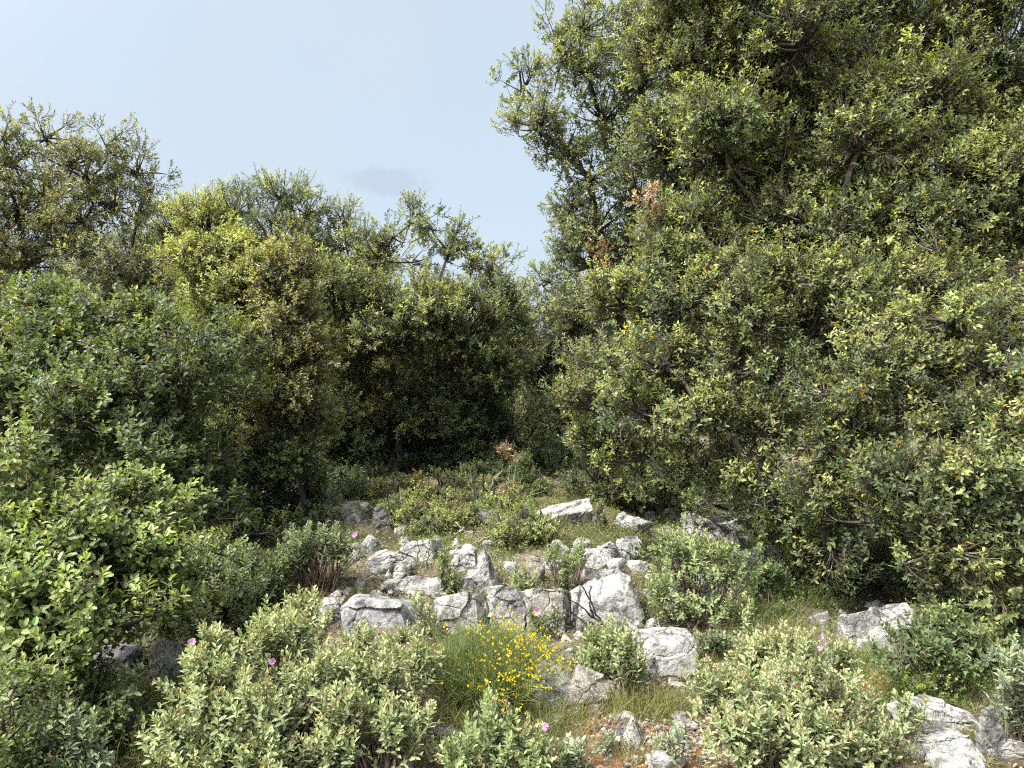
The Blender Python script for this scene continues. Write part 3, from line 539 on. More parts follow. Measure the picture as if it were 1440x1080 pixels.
def cistus(seed, label, base, domes, cols=CIS_A, L=.046, dens=1.0, buds=.35, flowers=(), group=None, name='rock_rose_bush', cat='shrub', upright=.8, stem_col=(.10, .075, .06), extra_stems=0, ratio=.46):
    rng = np.random.default_rng(seed)
    o3 = at(*base); t = empty(name, o3); tag(t, label, cat, group)
    mbL, mbS = MB(), MB()
    old, new = np.array(cols[0]) * .9, np.array(cols[1]) * .88
    for dm in domes:
        px, py, rx, ry = dm[:4]; d = o3[1] + (dm[4] if len(dm) > 4 else 0)
        c = unproj(px, py, d); rad = np.array([rx, max(rx * .75, ry * .6), ry]) / F * d
        n = max(9, int(1.2 * dens * math.pi * rad[0] * rad[2] / (L * L * .95)))
        dd = rdir(rng, n); dd[:, 2] = np.where(dd[:, 2] < -.55, -dd[:, 2], dd[:, 2])
        rr = rng.uniform(.2, 1, n) ** .6
        ph = rng.uniform(0, 6.28, 4); gap = np.sin(dd[:, 0] * 5 + ph[0]) + np.sin(dd[:, 2] * 6 + ph[1]) + np.sin(dd[:, 1] * 5 + dd[:, 0] * 3 + ph[2]) + rng.normal(0, .5, n)
        ok = gap > -.9; dd = dd[ok]; rr = rr[ok]; n = len(dd)
        lump = 1 + .22 * np.sin(dd[:, 0] * 7 + seed) * np.sin(dd[:, 2] * 6 + seed * 2) + .12 * np.sin(dd[:, 1] * 13 + dd[:, 0] * 11)
        tip = c + dd * rad * (rr * lump)[:, None]
        g = ground(tip[:, 0], tip[:, 1]); tip[:, 2] = np.maximum(tip[:, 2], g + L * 1.2)
        ax = norm(dd * .65 + np.array([0, 0, upright]) + rng.normal(0, .30, (n, 3)))
        sl = L * rng.uniform(1.8, 4.2, n)
        sb = tip - ax * sl[:, None]
        rootp = o3 + (rng.normal(0, .10, (n, 3)) * np.array([1, 1, 0])) * max(.3, rad[0]) + np.array([c[0] - o3[0], c[1] - o3[1], 0]) * .6
        rootp[:, 2] = ground(rootp[:, 0], rootp[:, 1]) - .03
        md = (rootp * .45 + sb * .55); md[:, 2] = rootp[:, 2] * .3 + sb[:, 2] * .7
        stems = rng.uniform(0, 1, n) < .55
        P = np.concatenate([bez(rootp, md, sb, 6), tip[:, None]], 1)[stems]
        tubes(mbS, P, np.array([.0065, .005, .0042, .0036, .003, .0025, .0012])[None] * L / .045, 4, np.array(stem_col) * rng.uniform(.6, 1.4, (stems.sum(), 1)))
        m = 7 ; k = m * 2
        ti = np.repeat(np.linspace(0, 1, m), 2)[None] + rng.normal(0, .02, (n, k))
        az = (np.repeat(np.arange(m) * 1.571, 2) + np.tile([0, math.pi], m))[None] + rng.uniform(0, 6.28, (n, 1)) + rng.normal(0, .25, (n, k))
        ref = rdir(rng, n); u = norm(np.cross(ax, ref)); w = np.cross(ax, u); A = ax[:, None]
        ra = u[:, None] * np.cos(az)[..., None] + w[:, None] * np.sin(az)[..., None]
        el = R(72) - ti * R(46) + rng.normal(0, .16, (n, k))
        dr = A * np.cos(el)[..., None] + ra * np.sin(el)[..., None]
        nh = A * np.sin(el)[..., None] - ra * np.cos(el)[..., None] + np.array([0, 0, .25]) + rng.normal(0, .15, (n, k, 3))
        pos = tip[:, None] - A * (sl[:, None] * (1 - ti))[..., None]
        ll = L * rng.uniform(.7, 1.15, (n, k)) * (1 - .55 * np.clip(ti - .5, 0, 1))
        patch = .5 + .5 * np.sin(tip[:, 0] * 9 + seed) * np.sin(tip[:, 2] * 11 + seed)
        fr = np.clip(.15 + .55 * ti + .3 * patch[:, None], 0, 1)
        col = old + (new - old) * fr[..., None]
        col = col * rng.uniform(.68, 1.22, (n, 1, 1)) * rng.uniform(.82, 1.18, (n, k, 1))
        q = lambda a: a.reshape(-1, 3)
        leaves(mbL, q(pos), q(dr), q(nh), ll.ravel(), ll.ravel() * ratio * .5, q(col), OVAL, .3, .12)
        hb = np.nonzero(rng.uniform(0, 1, n) < buds)[0]; kb = 8
        if len(hb):
            bp = np.repeat(tip[hb], kb, 0) + rng.normal(0, .010, (len(hb) * kb, 3)) * L / .045; bd = np.repeat(ax[hb], kb, 0) + rng.normal(0, .6, (len(hb) * kb, 3))
            bc = np.where(rng.uniform(0, 1, (len(hb), 1)) < .45, np.array([[.36, .23, .15]]), np.array([[.36, .34, .17]]))
            leaves(mbL, bp, bd, rdir(rng, len(bp)), L * .38, L * .15, np.repeat(bc, kb, 0) * rng.uniform(.75, 1.25, (len(bp), 1)), DIAM)
    fo = mbL.build('foliage', M_CIS, t, False, o3); mbS.build('stems', M_BARK, t, True, o3)
    for (px, py, r) in flowers:
        dmin = o3[1] + min((dm[4] if len(dm) > 4 else 0) - max(dm[2] * .75, dm[3] * .6) / F * o3[1] * .97 for dm in domes)
        best = min(domes, key=lambda dm: ((px - dm[0]) / dm[2]) ** 2 + ((py - dm[1]) / dm[3]) ** 2)
        e = min(.98, ((px - best[0]) / best[2]) ** 2 + ((py - best[1]) / best[3]) ** 2)
        d = o3[1] + (best[4] if len(best) > 4 else 0) - max(best[2] * .75, best[3] * .6) / F * o3[1] * math.sqrt(1 - e) - .05
        c = unproj(px, py, d); fm = flower_mb(c, np.array([rng.uniform(-.4, .4), -1, .5]), r / F * d * .75, rng)
        f = fm.build('flower', M_PETAL, t, False, o3)
        st = MB(); s0 = c + np.array([.0, .06, -.10]); tubes(st, bez(s0[None], (s0 + np.array([0, 0, .06]))[None], c[None], 5), .0016, 4, (.14, .17, .08)); st.build('stalk', M_CIS, f, True, o3)
    return t

cistus(101, 'large pale grey green rock rose in the left foreground with mauve flowers', (370, 1092), [(300, 950, 70, 60, .1), (400, 905, 75, 60, .45), (345, 1010, 110, 70), (440, 970, 80, 70, .2), (245, 1035, 50, 45, -.1), (270, 1075, 60, 36, -.2), (370, 1075, 70, 40, -.2), (460, 1050, 60, 46, -.1), (420, 860, 40, 34, .8), (300, 900, 34, 34, .5)], flowers=[(383, 930, 7), (270, 903, 8)])
cistus(102, 'dense pale rock rose between the large left one and the yellow broom', (545, 1085), [(540, 960, 70, 70, .3), (560, 1020, 70, 60), (490, 1010, 50, 60), (590, 930, 40, 40, .6), (510, 905, 40, 34, .8)], dens=.9)
cistus(103, 'small upright silvery rock rose at the bottom left corner', (100, 1130), [(85, 1010, 34, 44), (120, 1040, 36, 44), (60, 1060, 34, 36), (110, 1085, 60, 40)], CIS_B, buds=.25, upright=1.1)
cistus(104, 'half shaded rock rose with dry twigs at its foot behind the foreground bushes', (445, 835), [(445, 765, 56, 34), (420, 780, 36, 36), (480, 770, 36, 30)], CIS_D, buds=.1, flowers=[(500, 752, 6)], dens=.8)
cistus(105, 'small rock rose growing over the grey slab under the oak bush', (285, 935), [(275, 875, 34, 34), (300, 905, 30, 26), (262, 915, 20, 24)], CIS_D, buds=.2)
cistus(106, 'bright rock rose in the bottom middle with one mauve flower', (700, 1100), [(700, 1030, 56, 46, .1), (650, 1060, 50, 36), (745, 1060, 56, 40), (690, 1000, 34, 28, .25)], CIS_C, flowers=[(767, 1022, 7)], buds=.3)
cistus(107, 'sprawling rock rose with open dark stems right of the big sloping slab', (985, 882), [(965, 776, 64, 38, .2), (1020, 795, 60, 44, .1), (930, 830, 34, 40), (1000, 850, 70, 30, -.1), (950, 765, 40, 24, .4)], CIS_C, dens=.6, buds=.3, extra_stems=1)
cistus(108, 'tall single pale rock rose shoot standing above the right bushes', (1060, 930), [(1052, 860, 12, 24), (1058, 890, 14, 26)], CIS_A, dens=1.1, upright=1.6, buds=.4)
cistus(109, 'biggest right hand rock rose thick with tan buds and a vivid mauve flower', (1105, 1100), [(1010, 975, 56, 50, .4), (1190, 1040, 60, 50, .1), (1110, 910, 60, 36, .7), (1130, 930, 70, 54, .5), (1090, 980, 80, 60, .2), (1160, 990, 60, 60, .2), (1050, 1030, 70, 50), (1130, 1040, 90, 50), (1060, 920, 50, 30, .7), (1180, 920, 30, 30, .6)], buds=.6, flowers=[(1155, 896, 5), (1153, 912, 5), (1159, 904, 5)])
cistus(110, 'blue green rock rose cut by the right edge', (1440, 1060), [(1425, 930, 36, 34), (1440, 980, 40, 46), (1410, 985, 24, 30), (1460, 1030, 40, 50)], CIS_B, buds=.2)
cistus(111, 'loose rock rose beside the split block at lower right', (1255, 1075), [(1240, 1030, 40, 40), (1280, 1000, 34, 34, .2), (1225, 990, 20, 24, .3), (1250, 1060, 40, 30)], buds=.4, dens=.7)
cistus(112, 'slender rock rose rooted among the ledge rocks left of the pointed rock', (628, 832), [(622, 785, 16, 18), (632, 808, 20, 18)], CIS_C, buds=.15, dens=.8)
cistus(113, 'pale rock rose standing before the long slab left of the broom', (600, 900), [(590, 850, 20, 18), (605, 875, 26, 20), (570, 890, 24, 18)], CIS_A, buds=.3, dens=.8)
cistus(114, 'bright green leafy rock rose above the burnt branches', (795, 838), [(778, 775, 18, 16), (800, 795, 18, 18), (815, 775, 14, 14, .2), (792, 815, 16, 16)], CIS_C, buds=.05, dens=.9)
cistus(115, 'small rock rose growing in front of the middle slabs', (745, 850), [(735, 810, 20, 16), (750, 825, 24, 16), (722, 828, 14, 14)], CIS_A, buds=.3, dens=.8)
cistus(116, 'rock rose with one pink flower against the cracked slab', (762, 900), [(755, 868, 18, 16), (775, 865, 18, 16), (760, 882, 20, 12)], CIS_D, flowers=[(755, 860, 8)], buds=.2, dens=.7)
cistus(117, 'leafy rock rose on the bank above the split orange stained rock', (850, 958), [(835, 900, 34, 28, .2), (860, 910, 34, 32), (830, 930, 28, 24)], CIS_C, buds=.25, dens=1.0)
cistus(118, 'upright yellow green rock rose leaning on the big white boulder', (890, 990), [(882, 912, 28, 30), (890, 945, 30, 34), (868, 886, 20, 20, .2)], CIS_A, buds=.2, dens=.95, upright=1.1)
cistus(119, 'small grey green rock rose on the red soil in front of the pointed stone', (828, 1085), [(815, 1050, 34, 22), (850, 1045, 24, 18, .15), (800, 1070, 30, 20)], CIS_B, buds=.25, dens=.8)
cistus(120, 'thin rock rose with open leaves beside the pale stone at the bottom', (950, 1085), [(945, 1040, 26, 26), (935, 1065, 26, 20)], CIS_B, buds=.2, dens=.8)
cistus(121, 'small rock rose at the foot of the far white boulder', (852, 748), [(843, 715, 10, 16), (850, 732, 10, 10)], CIS_D, buds=.1, dens=.8)
cistus(122, 'low rock rose between the far boulder and the twin pale rocks', (880, 790), [(825, 772, 20, 10, .3), (895, 785, 16, 12)], CIS_C, buds=.1, dens=.6)
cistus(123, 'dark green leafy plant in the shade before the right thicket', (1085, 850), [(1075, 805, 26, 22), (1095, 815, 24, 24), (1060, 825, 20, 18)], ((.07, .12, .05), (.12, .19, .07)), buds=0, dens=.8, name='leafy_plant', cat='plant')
cistus(124, 'low green herb patch with tiny pink flowers under the split slab', (1310, 985), [(1290, 945, 34, 14, .2), (1330, 955, 30, 16), (1300, 965, 40, 14)], ((.10, .16, .04), (.2, .25, .06)), L=.026, buds=.0, dens=.8, name='herb_patch', cat='plant', ratio=.6, flowers=[(1280, 953, 2.5), (1284, 958, 2.5), (1300, 948, 1.9), (1322, 950, 2.5), (1330, 962, 2.5), (1345, 955, 2.5), (1316, 968, 2.5), (1338, 972, 1.9)])
cistus(125, 'grey rock rose seedling behind the right hand rock rose', (1010, 930), [(1000, 895, 30, 18), (1020, 905, 26, 18)], CIS_D, buds=.2, dens=.7)

# ------------------------------------------------------------------ yellow broom
def broom():
    rng = np.random.default_rng(7); o3 = at(685, 985); t = empty('broom_bush', o3); tag(t, 'green broom with thin rods and yellow blossoms in front of the long slab', 'shrub')
    n = 900; mbS = MB()
    an = rng.uniform(0, 6.28, n); sp = np.sqrt(rng.uniform(0, 1, n))
    root = o3 + np.stack([np.cos(an) * sp * .16, np.sin(an) * sp * .14, np.zeros(n)], 1); root[:, 2] = ground(root[:, 0], root[:, 1])
    hgt = .44 * (1 - .35 * sp ** 2) * rng.uniform(.65, 1.1, n)
    tip = root + np.stack([np.cos(an) * sp * .27 + rng.normal(0, .06, n), np.sin(an) * sp * .30 + rng.normal(0, .06, n), hgt], 1)
    md = (root + tip) / 2 + np.stack([np.cos(an) * sp * .12, np.sin(an) * sp * .1, np.zeros(n)], 1)
    col = np.array([.16, .205, .075]) * rng.uniform(.65, 1.35, (n, 1))
    tubes(mbS, bez(root, md, tip, 6), np.array([.0022, .0019, .0016, .0014, .0012, .0006])[None], 3, col)
    # side rods
    k = 3600; si = rng.integers(0, n, k); f = rng.uniform(.35, .9, k)[:, None]
    s0 = root[si] * (1 - f) ** 2 + 2 * f * (1 - f) * md[si] + f * f * tip[si]
    s2 = s0 + norm(tip[si] - root[si] + rng.normal(0, .25, (k, 3))) * rng.uniform(.08, .2, k)[:, None]
    tubes(mbS, bez(s0, (s0 + s2) / 2 + rng.normal(0, .008, (k, 3)), s2, 3), np.array([.0013, .0011, .0005])[None], 3, np.array([.18, .225, .08]) * rng.uniform(.65, 1.35, (k, 1)))
    mbS.build('rods', M_GRASS, t, True, o3)
    def blossom(r_):
        mb = MB(); m = 5
        dr = rdir(r_, m) * .8 + np.array([0, -.2, .6]); leaves(mb, np.zeros((m, 3)), dr, rdir(r_, m), .0095, .0046, np.tile([.80, .64, .03], (m, 1)) * r_.uniform(.85, 1.1, (m, 1)), LANCE)
        return mb
    # blossoms mostly in the right half of the bush
    cand = s2[(rng.uniform(0, 1, k) < np.clip(.06 + .5 * sstep(-.2, .25, s2[:, 0] - o3[0]), 0, 1)) & (s2[:, 2] < o3[2] + .56)]
    sel = cand[rng.permutation(len(cand))][:360]
    sel = np.concatenate([sel, sel[:260] + rng.normal(0, .014, (260, 3)), sel[:160] + rng.normal(0, .016, (160, 3))])
    near = np.argsort(sel[:, 1])
    proto = [blossom(rng) for _ in range(6)]
    meshes = []
    for j, idx in enumerate(near[:100]):
        if j < 6: o = proto[j].build('blossom', M_PETAL, t); meshes.append(o.data)
        else: o = bpy.data.objects.new('blossom', meshes[j % 6]); C.objects.link(o); o.parent = t
        o.location = [float(v) for v in sel[idx] - o3]
    rest = MB()
    for idx in near[100:]:
        p = proto[int(rng.integers(0, 6))]
        for v, ix, c in zip(p.v, p.idx, p.c): rest.add(v + sel[idx] - o3, ix.reshape(-1, 4), c)
    ro = rest.build('blossoms', M_PETAL, t); ro['kind'] = 'stuff'
broom()

# ------------------------------------------------------------------ rocks
import bmesh
_ICO = {}
def ico(sub):
    if sub not in _ICO:
        bm = bmesh.new(); bmesh.ops.create_icosphere(bm, subdivisions=sub, radius=1)
        v = np.array([x.co[:] for x in bm.verts]); f = np.array([[q.index for q in p.verts] for p in bm.faces]); bm.free()
        _ICO[sub] = (norm(v), f)
    return _ICO[sub]
def rock_shape(seed, kind, sub=5):
    rng = np.random.default_rng(seed); d, f = ico(sub)
    pl = []
    def P(n, h): pl.append((norm(np.array(n, float)), h))
    j = lambda s=.18: rng.normal(0, s)
    if kind == 'slab':       # broad face leaning towards the viewer, nearly flat top
        P((j(.08), -1, .30), .6); P((j(.1), .3, 1), .75); P((1, j(), j(.25)), 1); P((-1, j(), j(.25)), 1); P((0, 1, .2), .8)
        for _ in range(4): P((j(.8), -.6 + j(.5), .7 + j(.3)), .95 + rng.uniform(0, .2))
    elif kind == 'wedge':    # top slopes up to one side
        sg = 1 if seed % 2 else -1
        P((-sg * .55, -.25, 1), .62); P((j(.2), -1, .25), .75); P((1, j(), .2), .95); P((-1, j(), .1), .95); P((0, 1, .1), .8)
        for _ in range(5): P(rdir(rng, 1)[0] + np.array([0, -.2, .5]), 1.0)
    elif kind == 'pointed':
        P((.9, -.35, .55), .62); P((-.9, -.3, .5), .62); P((j(.2), -1, .45), .6); P((.1, 1, .4), .7); P((j(.5), j(.5), 1), 1.0)
        for _ in range(3): P(rdir(rng, 1)[0] + np.array([0, -.3, .3]), .95)
    elif kind == 'round':
        for _ in range(16): P(rdir(rng, 1)[0], rng.uniform(.8, 1.05))
    else:                    # block
        P((j(), -1, .12 + j(.1)), .85); P((1, j(), j()), .95); P((-1, j(), j()), .95); P((j(.15), -.1, 1), .8); P((0, 1, 0), .9)
        for _ in range(6): P(rdir(rng, 1)[0] + np.array([0, -.3, .5]), rng.uniform(.92, 1.15))
    P((0, 0, -1), .8)
    nn = np.array([p[0] for p in pl]); hh = np.array([p[1] for p in pl])
    q = np.maximum(d @ nn.T, 0) / hh
    p = 12 if kind == 'round' else 44
    r = (q ** p).sum(1) ** (-1 / p)
    r = np.minimum(r, 1.7)
    return d * r[:, None], f
def roughen(V, f, seed, size, amp):
    """weathering at real size: broad dents, pits and solution grooves along the vertex normals"""
    e1 = V[f[:, 1]] - V[f[:, 0]]; e2 = V[f[:, 2]] - V[f[:, 0]]; fn = np.cross(e1, e2); vn = np.zeros_like(V)
    for k in range(3): np.add.at(vn, f[:, k], fn)
    vn = norm(vn); out = V.copy(); s = Vector((seed * 3.7, seed * 1.3, seed * 2.1)); k = 1.7 / size
    for i in range(len(V)):
        p = Vector(V[i]); q = p * k + s
        q2 = q + mnoise.noise_vector(q * 2.0) * .16; q2.z *= 1.5
        ds, pts = mnoise.voronoi(q2 * 1.15)
        c = pts[0]; hv = mnoise.cell_vector(c * 7.31)
        chip = (hv.x - .5) * 1.1 + (q2 * 1.15 - c).dot(hv - Vector((.5, .5, .5))) * 1.3
        edge = ds[1] - ds[0]
        a = mnoise.fractal(q, 1.0, 2.0, 4); b = mnoise.ridged_multi_fractal(q * 3, .9, 2.1, 4, 1.0, 2.0) - 1.2
        dsp = amp * (.75 * chip + .30 * a + .10 * b - (.45 * max(0, .05 - edge) / .05 if edge < .05 and hv.y > .35 else 0))
        out[i] += vn[i] * (dsp * size)
    return out
ROCKS = []
def rock(seed, box, kind, label, tint=(1, 1, 1), amp=.068, dep=.75, group=None, rot=0, name='rock', sub=None, back=0, lift=0):
    x0, y0, x1, y1 = box
    b = at((x0 + x1) / 2, y1); d = b[1] + back
    w = (x1 - x0) / F * d; vis = (y1 - y0) / F * d
    dp = w * dep; th = (y1 - 540) / F
    dp = min(dp, vis * 1.6 + .05)
    h = max(vis * .5, vis - dp * th * .75)
    if sub is None: sub = 6 if (x1 - x0) > 64 else 5 if (x1 - x0) > 24 else 4
    V, f = rock_shape(seed, kind, sub)
    lo, hi = V.min(0), V.max(0); V = (V - (lo + hi) / 2) / (hi - lo)          # unit box
    sink = .35
    V = V * np.array([w, dp, h * (1 + sink)])
    V = roughen(V, f, seed, max(w, h), amp)
    lo, hi = V.min(0), V.max(0)
    V = (V - np.array([(lo[0] + hi[0]) / 2, lo[1], hi[2]])) * np.array([w / (hi[0] - lo[0]), 1, 1])
    V[:, 2] += h + lift
    mb = MB(); mb.add(V, f, (.5, .5, .5))
    o = mb.build(name, M_ROCK, None, False); cx = (x0 + x1) / 2
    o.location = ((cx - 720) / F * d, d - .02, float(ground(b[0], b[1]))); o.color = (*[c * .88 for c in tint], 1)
    tag(o, label, 'rock', group); ROCKS.append((o.location.x, o.location.y + dp / 2, w / 2, dp / 2))
    return o
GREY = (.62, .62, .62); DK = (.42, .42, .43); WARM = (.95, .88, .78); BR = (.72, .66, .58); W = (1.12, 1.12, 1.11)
G_R = 'limestone rocks in the clearing'
for a in [
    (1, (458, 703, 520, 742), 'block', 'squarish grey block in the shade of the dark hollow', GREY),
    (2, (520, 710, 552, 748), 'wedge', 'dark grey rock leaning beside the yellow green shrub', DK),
    (3, (754, 700, 836, 746), 'block', 'biggest far white boulder, alone against the dark hollow', W),
    (4, (826, 722, 848, 742), 'round', 'small white rock touching the far boulder', W),
    (5, (864, 722, 922, 752), 'round', 'low white rock in the grass right of the far boulder', W, .14),
    (6, (964, 716, 1026, 760), 'wedge', 'jagged white rock splashed with shade in front of the right thicket', W, .16),
    (7, (1008, 720, 1052, 748), 'wedge', 'white wedge shaped rock overhanging a small triangular one', W),
    (8, (1018, 742, 1050, 772), 'pointed', 'small triangular white rock under the wedge shaped one', (1, 1, 1)),
    (10, (1044, 762, 1100, 796), 'round', 'smooth white humped rock at the grass edge', W),
    (11, (1118, 722, 1162, 752), 'wedge', 'white rock half hidden behind hanging oak sprays', (.95, .95, .95)),
    (12, (1150, 745, 1190, 785), 'round', 'rock in deep shade below the hanging oak sprays', GREY),
    (13, (505, 748, 542, 782), 'round', 'rounded grey rock behind the half shaded rock rose', (.8, .8, .82)),
    (14, (551, 752, 622, 790), 'slab', 'long white ledge with a dark hole below the yellow green shrub', W),
    (15, (632, 763, 676, 806), 'wedge', 'white rock with a shadowed side left of the pointed rock', W),
    (16, (656, 768, 706, 834), 'pointed', 'tall pointed white rock with a black crack', W),
    (17, (645, 800, 692, 836), 'block', 'flat topped blue grey block at the foot of the pointed rock', (.78, .8, .84)),
    (18, (726, 781, 768, 822), 'round', 'brownish grey rock among small rock roses', BR),
    (19, (530, 802, 642, 842), 'slab', 'broad broken ledge crossed by dark cracks', (.95, .95, .95), .12),
    (20, (516, 772, 550, 806), 'block', 'white chunk beside the heap of dry twigs', (1, 1, 1)),
    (21, (470, 826, 597, 892), 'slab', 'leaning smooth slab at the left end of the long row', (.86, .88, .92)),
    (22, (606, 820, 690, 894), 'slab', 'upright white slab with a straight top behind the broom', W),
    (23, (680, 814, 747, 890), 'slab', 'cracked white slab in the middle of the long row', (1, 1, 1)),
    (24, (736, 817, 807, 892), 'slab', 'warm toned slab of the long row beside the burnt branches', (1.0, .97, .9)),
    (25, (800, 795, 916, 888), 'wedge', 'big sloping grey white slab at the right end of the long row', (1, 1, .99)),
    (26, (836, 758, 876, 794), 'round', 'left one of the twin pale rocks', (1, 1, 1), .12),
    (27, (868, 754, 906, 792), 'block', 'right one of the twin pale rocks', (1, 1, 1), .12),
    (28, (814, 795, 874, 820), 'slab', 'low flat slab below the twin pale rocks', (1, 1, 1)),
    (29, (826, 776, 862, 800), 'round', 'small pale rock under the left twin rock', W),
    (30, (774, 757, 802, 780), 'round', 'pale rock behind the bright green rock rose', (.9, .9, .9)),
    (31, (890, 876, 988, 960), 'block', 'large smooth white boulder pitted with dark specks', W),
    (33, (904, 866, 938, 888), 'pointed', 'small bright rock lying just above the pitted boulder', W),
    (34, (1190, 846, 1264, 912), 'slab', 'left half of the split slab under the right oak', (.9, .9, .9)),
    (35, (1230, 842, 1326, 924), 'wedge', 'right half of the split slab under the right oak', (.86, .86, .86)),
    (36, (1222, 841, 1252, 858), 'round', 'small rock perched behind the split slab', (.8, .8, .8)),
    (37, (1138, 855, 1172, 880), 'round', 'small dim rock left of the split slab', (.7, .7, .7)),
    (38, (744, 922, 816, 1006), 'wedge', 'left half of the orange stained rock below the broom', (1.02, 1, .96)),
    (40, (792, 932, 870, 1004), 'wedge', 'right half of the orange stained rock on the red soil', (1.0, .92, .82)),
    (41, (796, 993, 818, 1010), 'round', 'cream stone at the foot of the orange stained rock', (1.1, 1.05, .95)),
    (42, (766, 1000, 802, 1024), 'round', 'smooth grey stone left of the red soil patch', (.62, .64, .68)),
    (43, (868, 1002, 914, 1050), 'pointed', 'white pointed stone standing on the red soil', W),
    (44, (856, 1018, 878, 1040), 'round', 'grey stone tucked against the white pointed stone', GREY),
    (45, (914, 1048, 968, 1092), 'round', 'pale boulder cut by the bottom edge of the view', (1, 1, .98)),
    (46, (946, 1004, 990, 1024), 'wedge', 'flat grey stone with earth around it', (.7, .7, .7)),
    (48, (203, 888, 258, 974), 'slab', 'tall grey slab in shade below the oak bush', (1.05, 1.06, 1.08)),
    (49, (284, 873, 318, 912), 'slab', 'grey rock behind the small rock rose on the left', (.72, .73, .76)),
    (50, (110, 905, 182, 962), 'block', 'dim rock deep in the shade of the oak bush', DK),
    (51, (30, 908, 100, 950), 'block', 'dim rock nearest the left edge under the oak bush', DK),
    (52, (168, 996, 202, 1056), 'wedge', 'dark rock in the corner behind the silvery rock rose', DK),
    (53, (1268, 976, 1384, 1028), 'block', 'white cracked upper block of the broken stone at lower right', W),
    (55, (1296, 1014, 1402, 1074), 'slab', 'pale lower block of the broken stone at lower right', (.98, 1, 1)),
    (57, (1382, 985, 1420, 1064), 'slab', 'grey side piece of the broken stone at lower right', (.75, .75, .74)),
    (58, (1325, 1058, 1404, 1096), 'block', 'white stone cut by the bottom edge below the broken stone', W),
    (60, (1402, 1030, 1450, 1068), 'round', 'pale stone beside the broken stone, cut by the right edge', (1, .98, .95)),
    (61, (560, 1058, 582, 1090), 'wedge', 'small white stone at the bottom under the dense pale rock rose', W),
    (62, (602, 1015, 652, 1040), 'round', 'dark stone in the shade beneath the broom', DK),
    (63, (660, 714, 700, 742), 'round', 'grey rock veiled by the loose shrub', GREY),
    (64, (438, 838, 482, 880), 'round', 'pale rock peeping between the left rock roses', (.85, .86, .88)),
    (65, (880, 872, 908, 892), 'round', 'small pale rock between boulder and sloping slab', (.95, .95, .95)),
    (66, (976, 800, 1018, 850), 'slab', 'pale rock behind the open stems of the sprawling rock rose', W),
    (67, (936, 815, 972, 862), 'block', 'bright rock low behind the sprawling rock rose', W),
    (68, (1080, 785, 1112, 806), 'round', 'grey rock tucked behind the white humped rock', (.75, .75, .75)),
    (69, (830, 905, 880, 935), 'round', 'blue grey rock among the leaves above the orange stained rock', (.72, .75, .8)),
]:
    rock(a[0], a[1], a[2], a[3], a[4], *(a[5:]), group=G_R)
print('rocks', round(time.time() - T0, 1))

def chunks():
    rng = np.random.default_rng(55)
    lab = 'broken limestone chunk lying among bigger rocks in the rock field'
    for (x0, y0, x1, y1, n, a0, a1) in [(480, 865, 620, 905, 8, 12, 26), (560, 740, 720, 775, 12, 12, 26), (690, 880, 900, 935, 10, 10, 24), (1040, 760, 1130, 815, 8, 12, 26), (880, 800, 1010, 870, 10, 12, 30), (1180, 890, 1320, 930, 6, 10, 22), (490, 765, 640, 835, 26, 12, 30), (640, 760, 740, 835, 9, 10, 22), (740, 770, 900, 815, 14, 12, 30), (800, 880, 900, 960, 10, 10, 22), (900, 740, 1100, 800, 12, 12, 28), (860, 725, 1010, 760, 7, 12, 26), (930, 860, 1000, 1010, 6, 10, 20), (420, 820, 490, 880, 5, 12, 24), (1130, 850, 1200, 900, 5, 10, 20), (1240, 1000, 1300, 1075, 5, 12, 26), (690, 715, 770, 745, 4, 12, 24), (1100, 730, 1180, 790, 7, 12, 28), (560, 990, 680, 1070, 4, 10, 20)]:
        for _ in range(n):
            px, py, w = rng.uniform(x0, x1), rng.uniform(y0, y1), rng.uniform(a0, a1); g = rng.uniform(.75, 1.15)
            rock(int(rng.integers(400, 9000)), (px - w / 2, py - w * rng.uniform(.5, .95), px + w / 2, py), ['block', 'wedge', 'pointed', 'slab', 'round'][int(rng.integers(0, 5))], lab, (g, g, g * rng.uniform(.94, 1.02)), .08, .8, 'broken chunks in the rock field', name='rock_chunk', sub=4)
chunks()
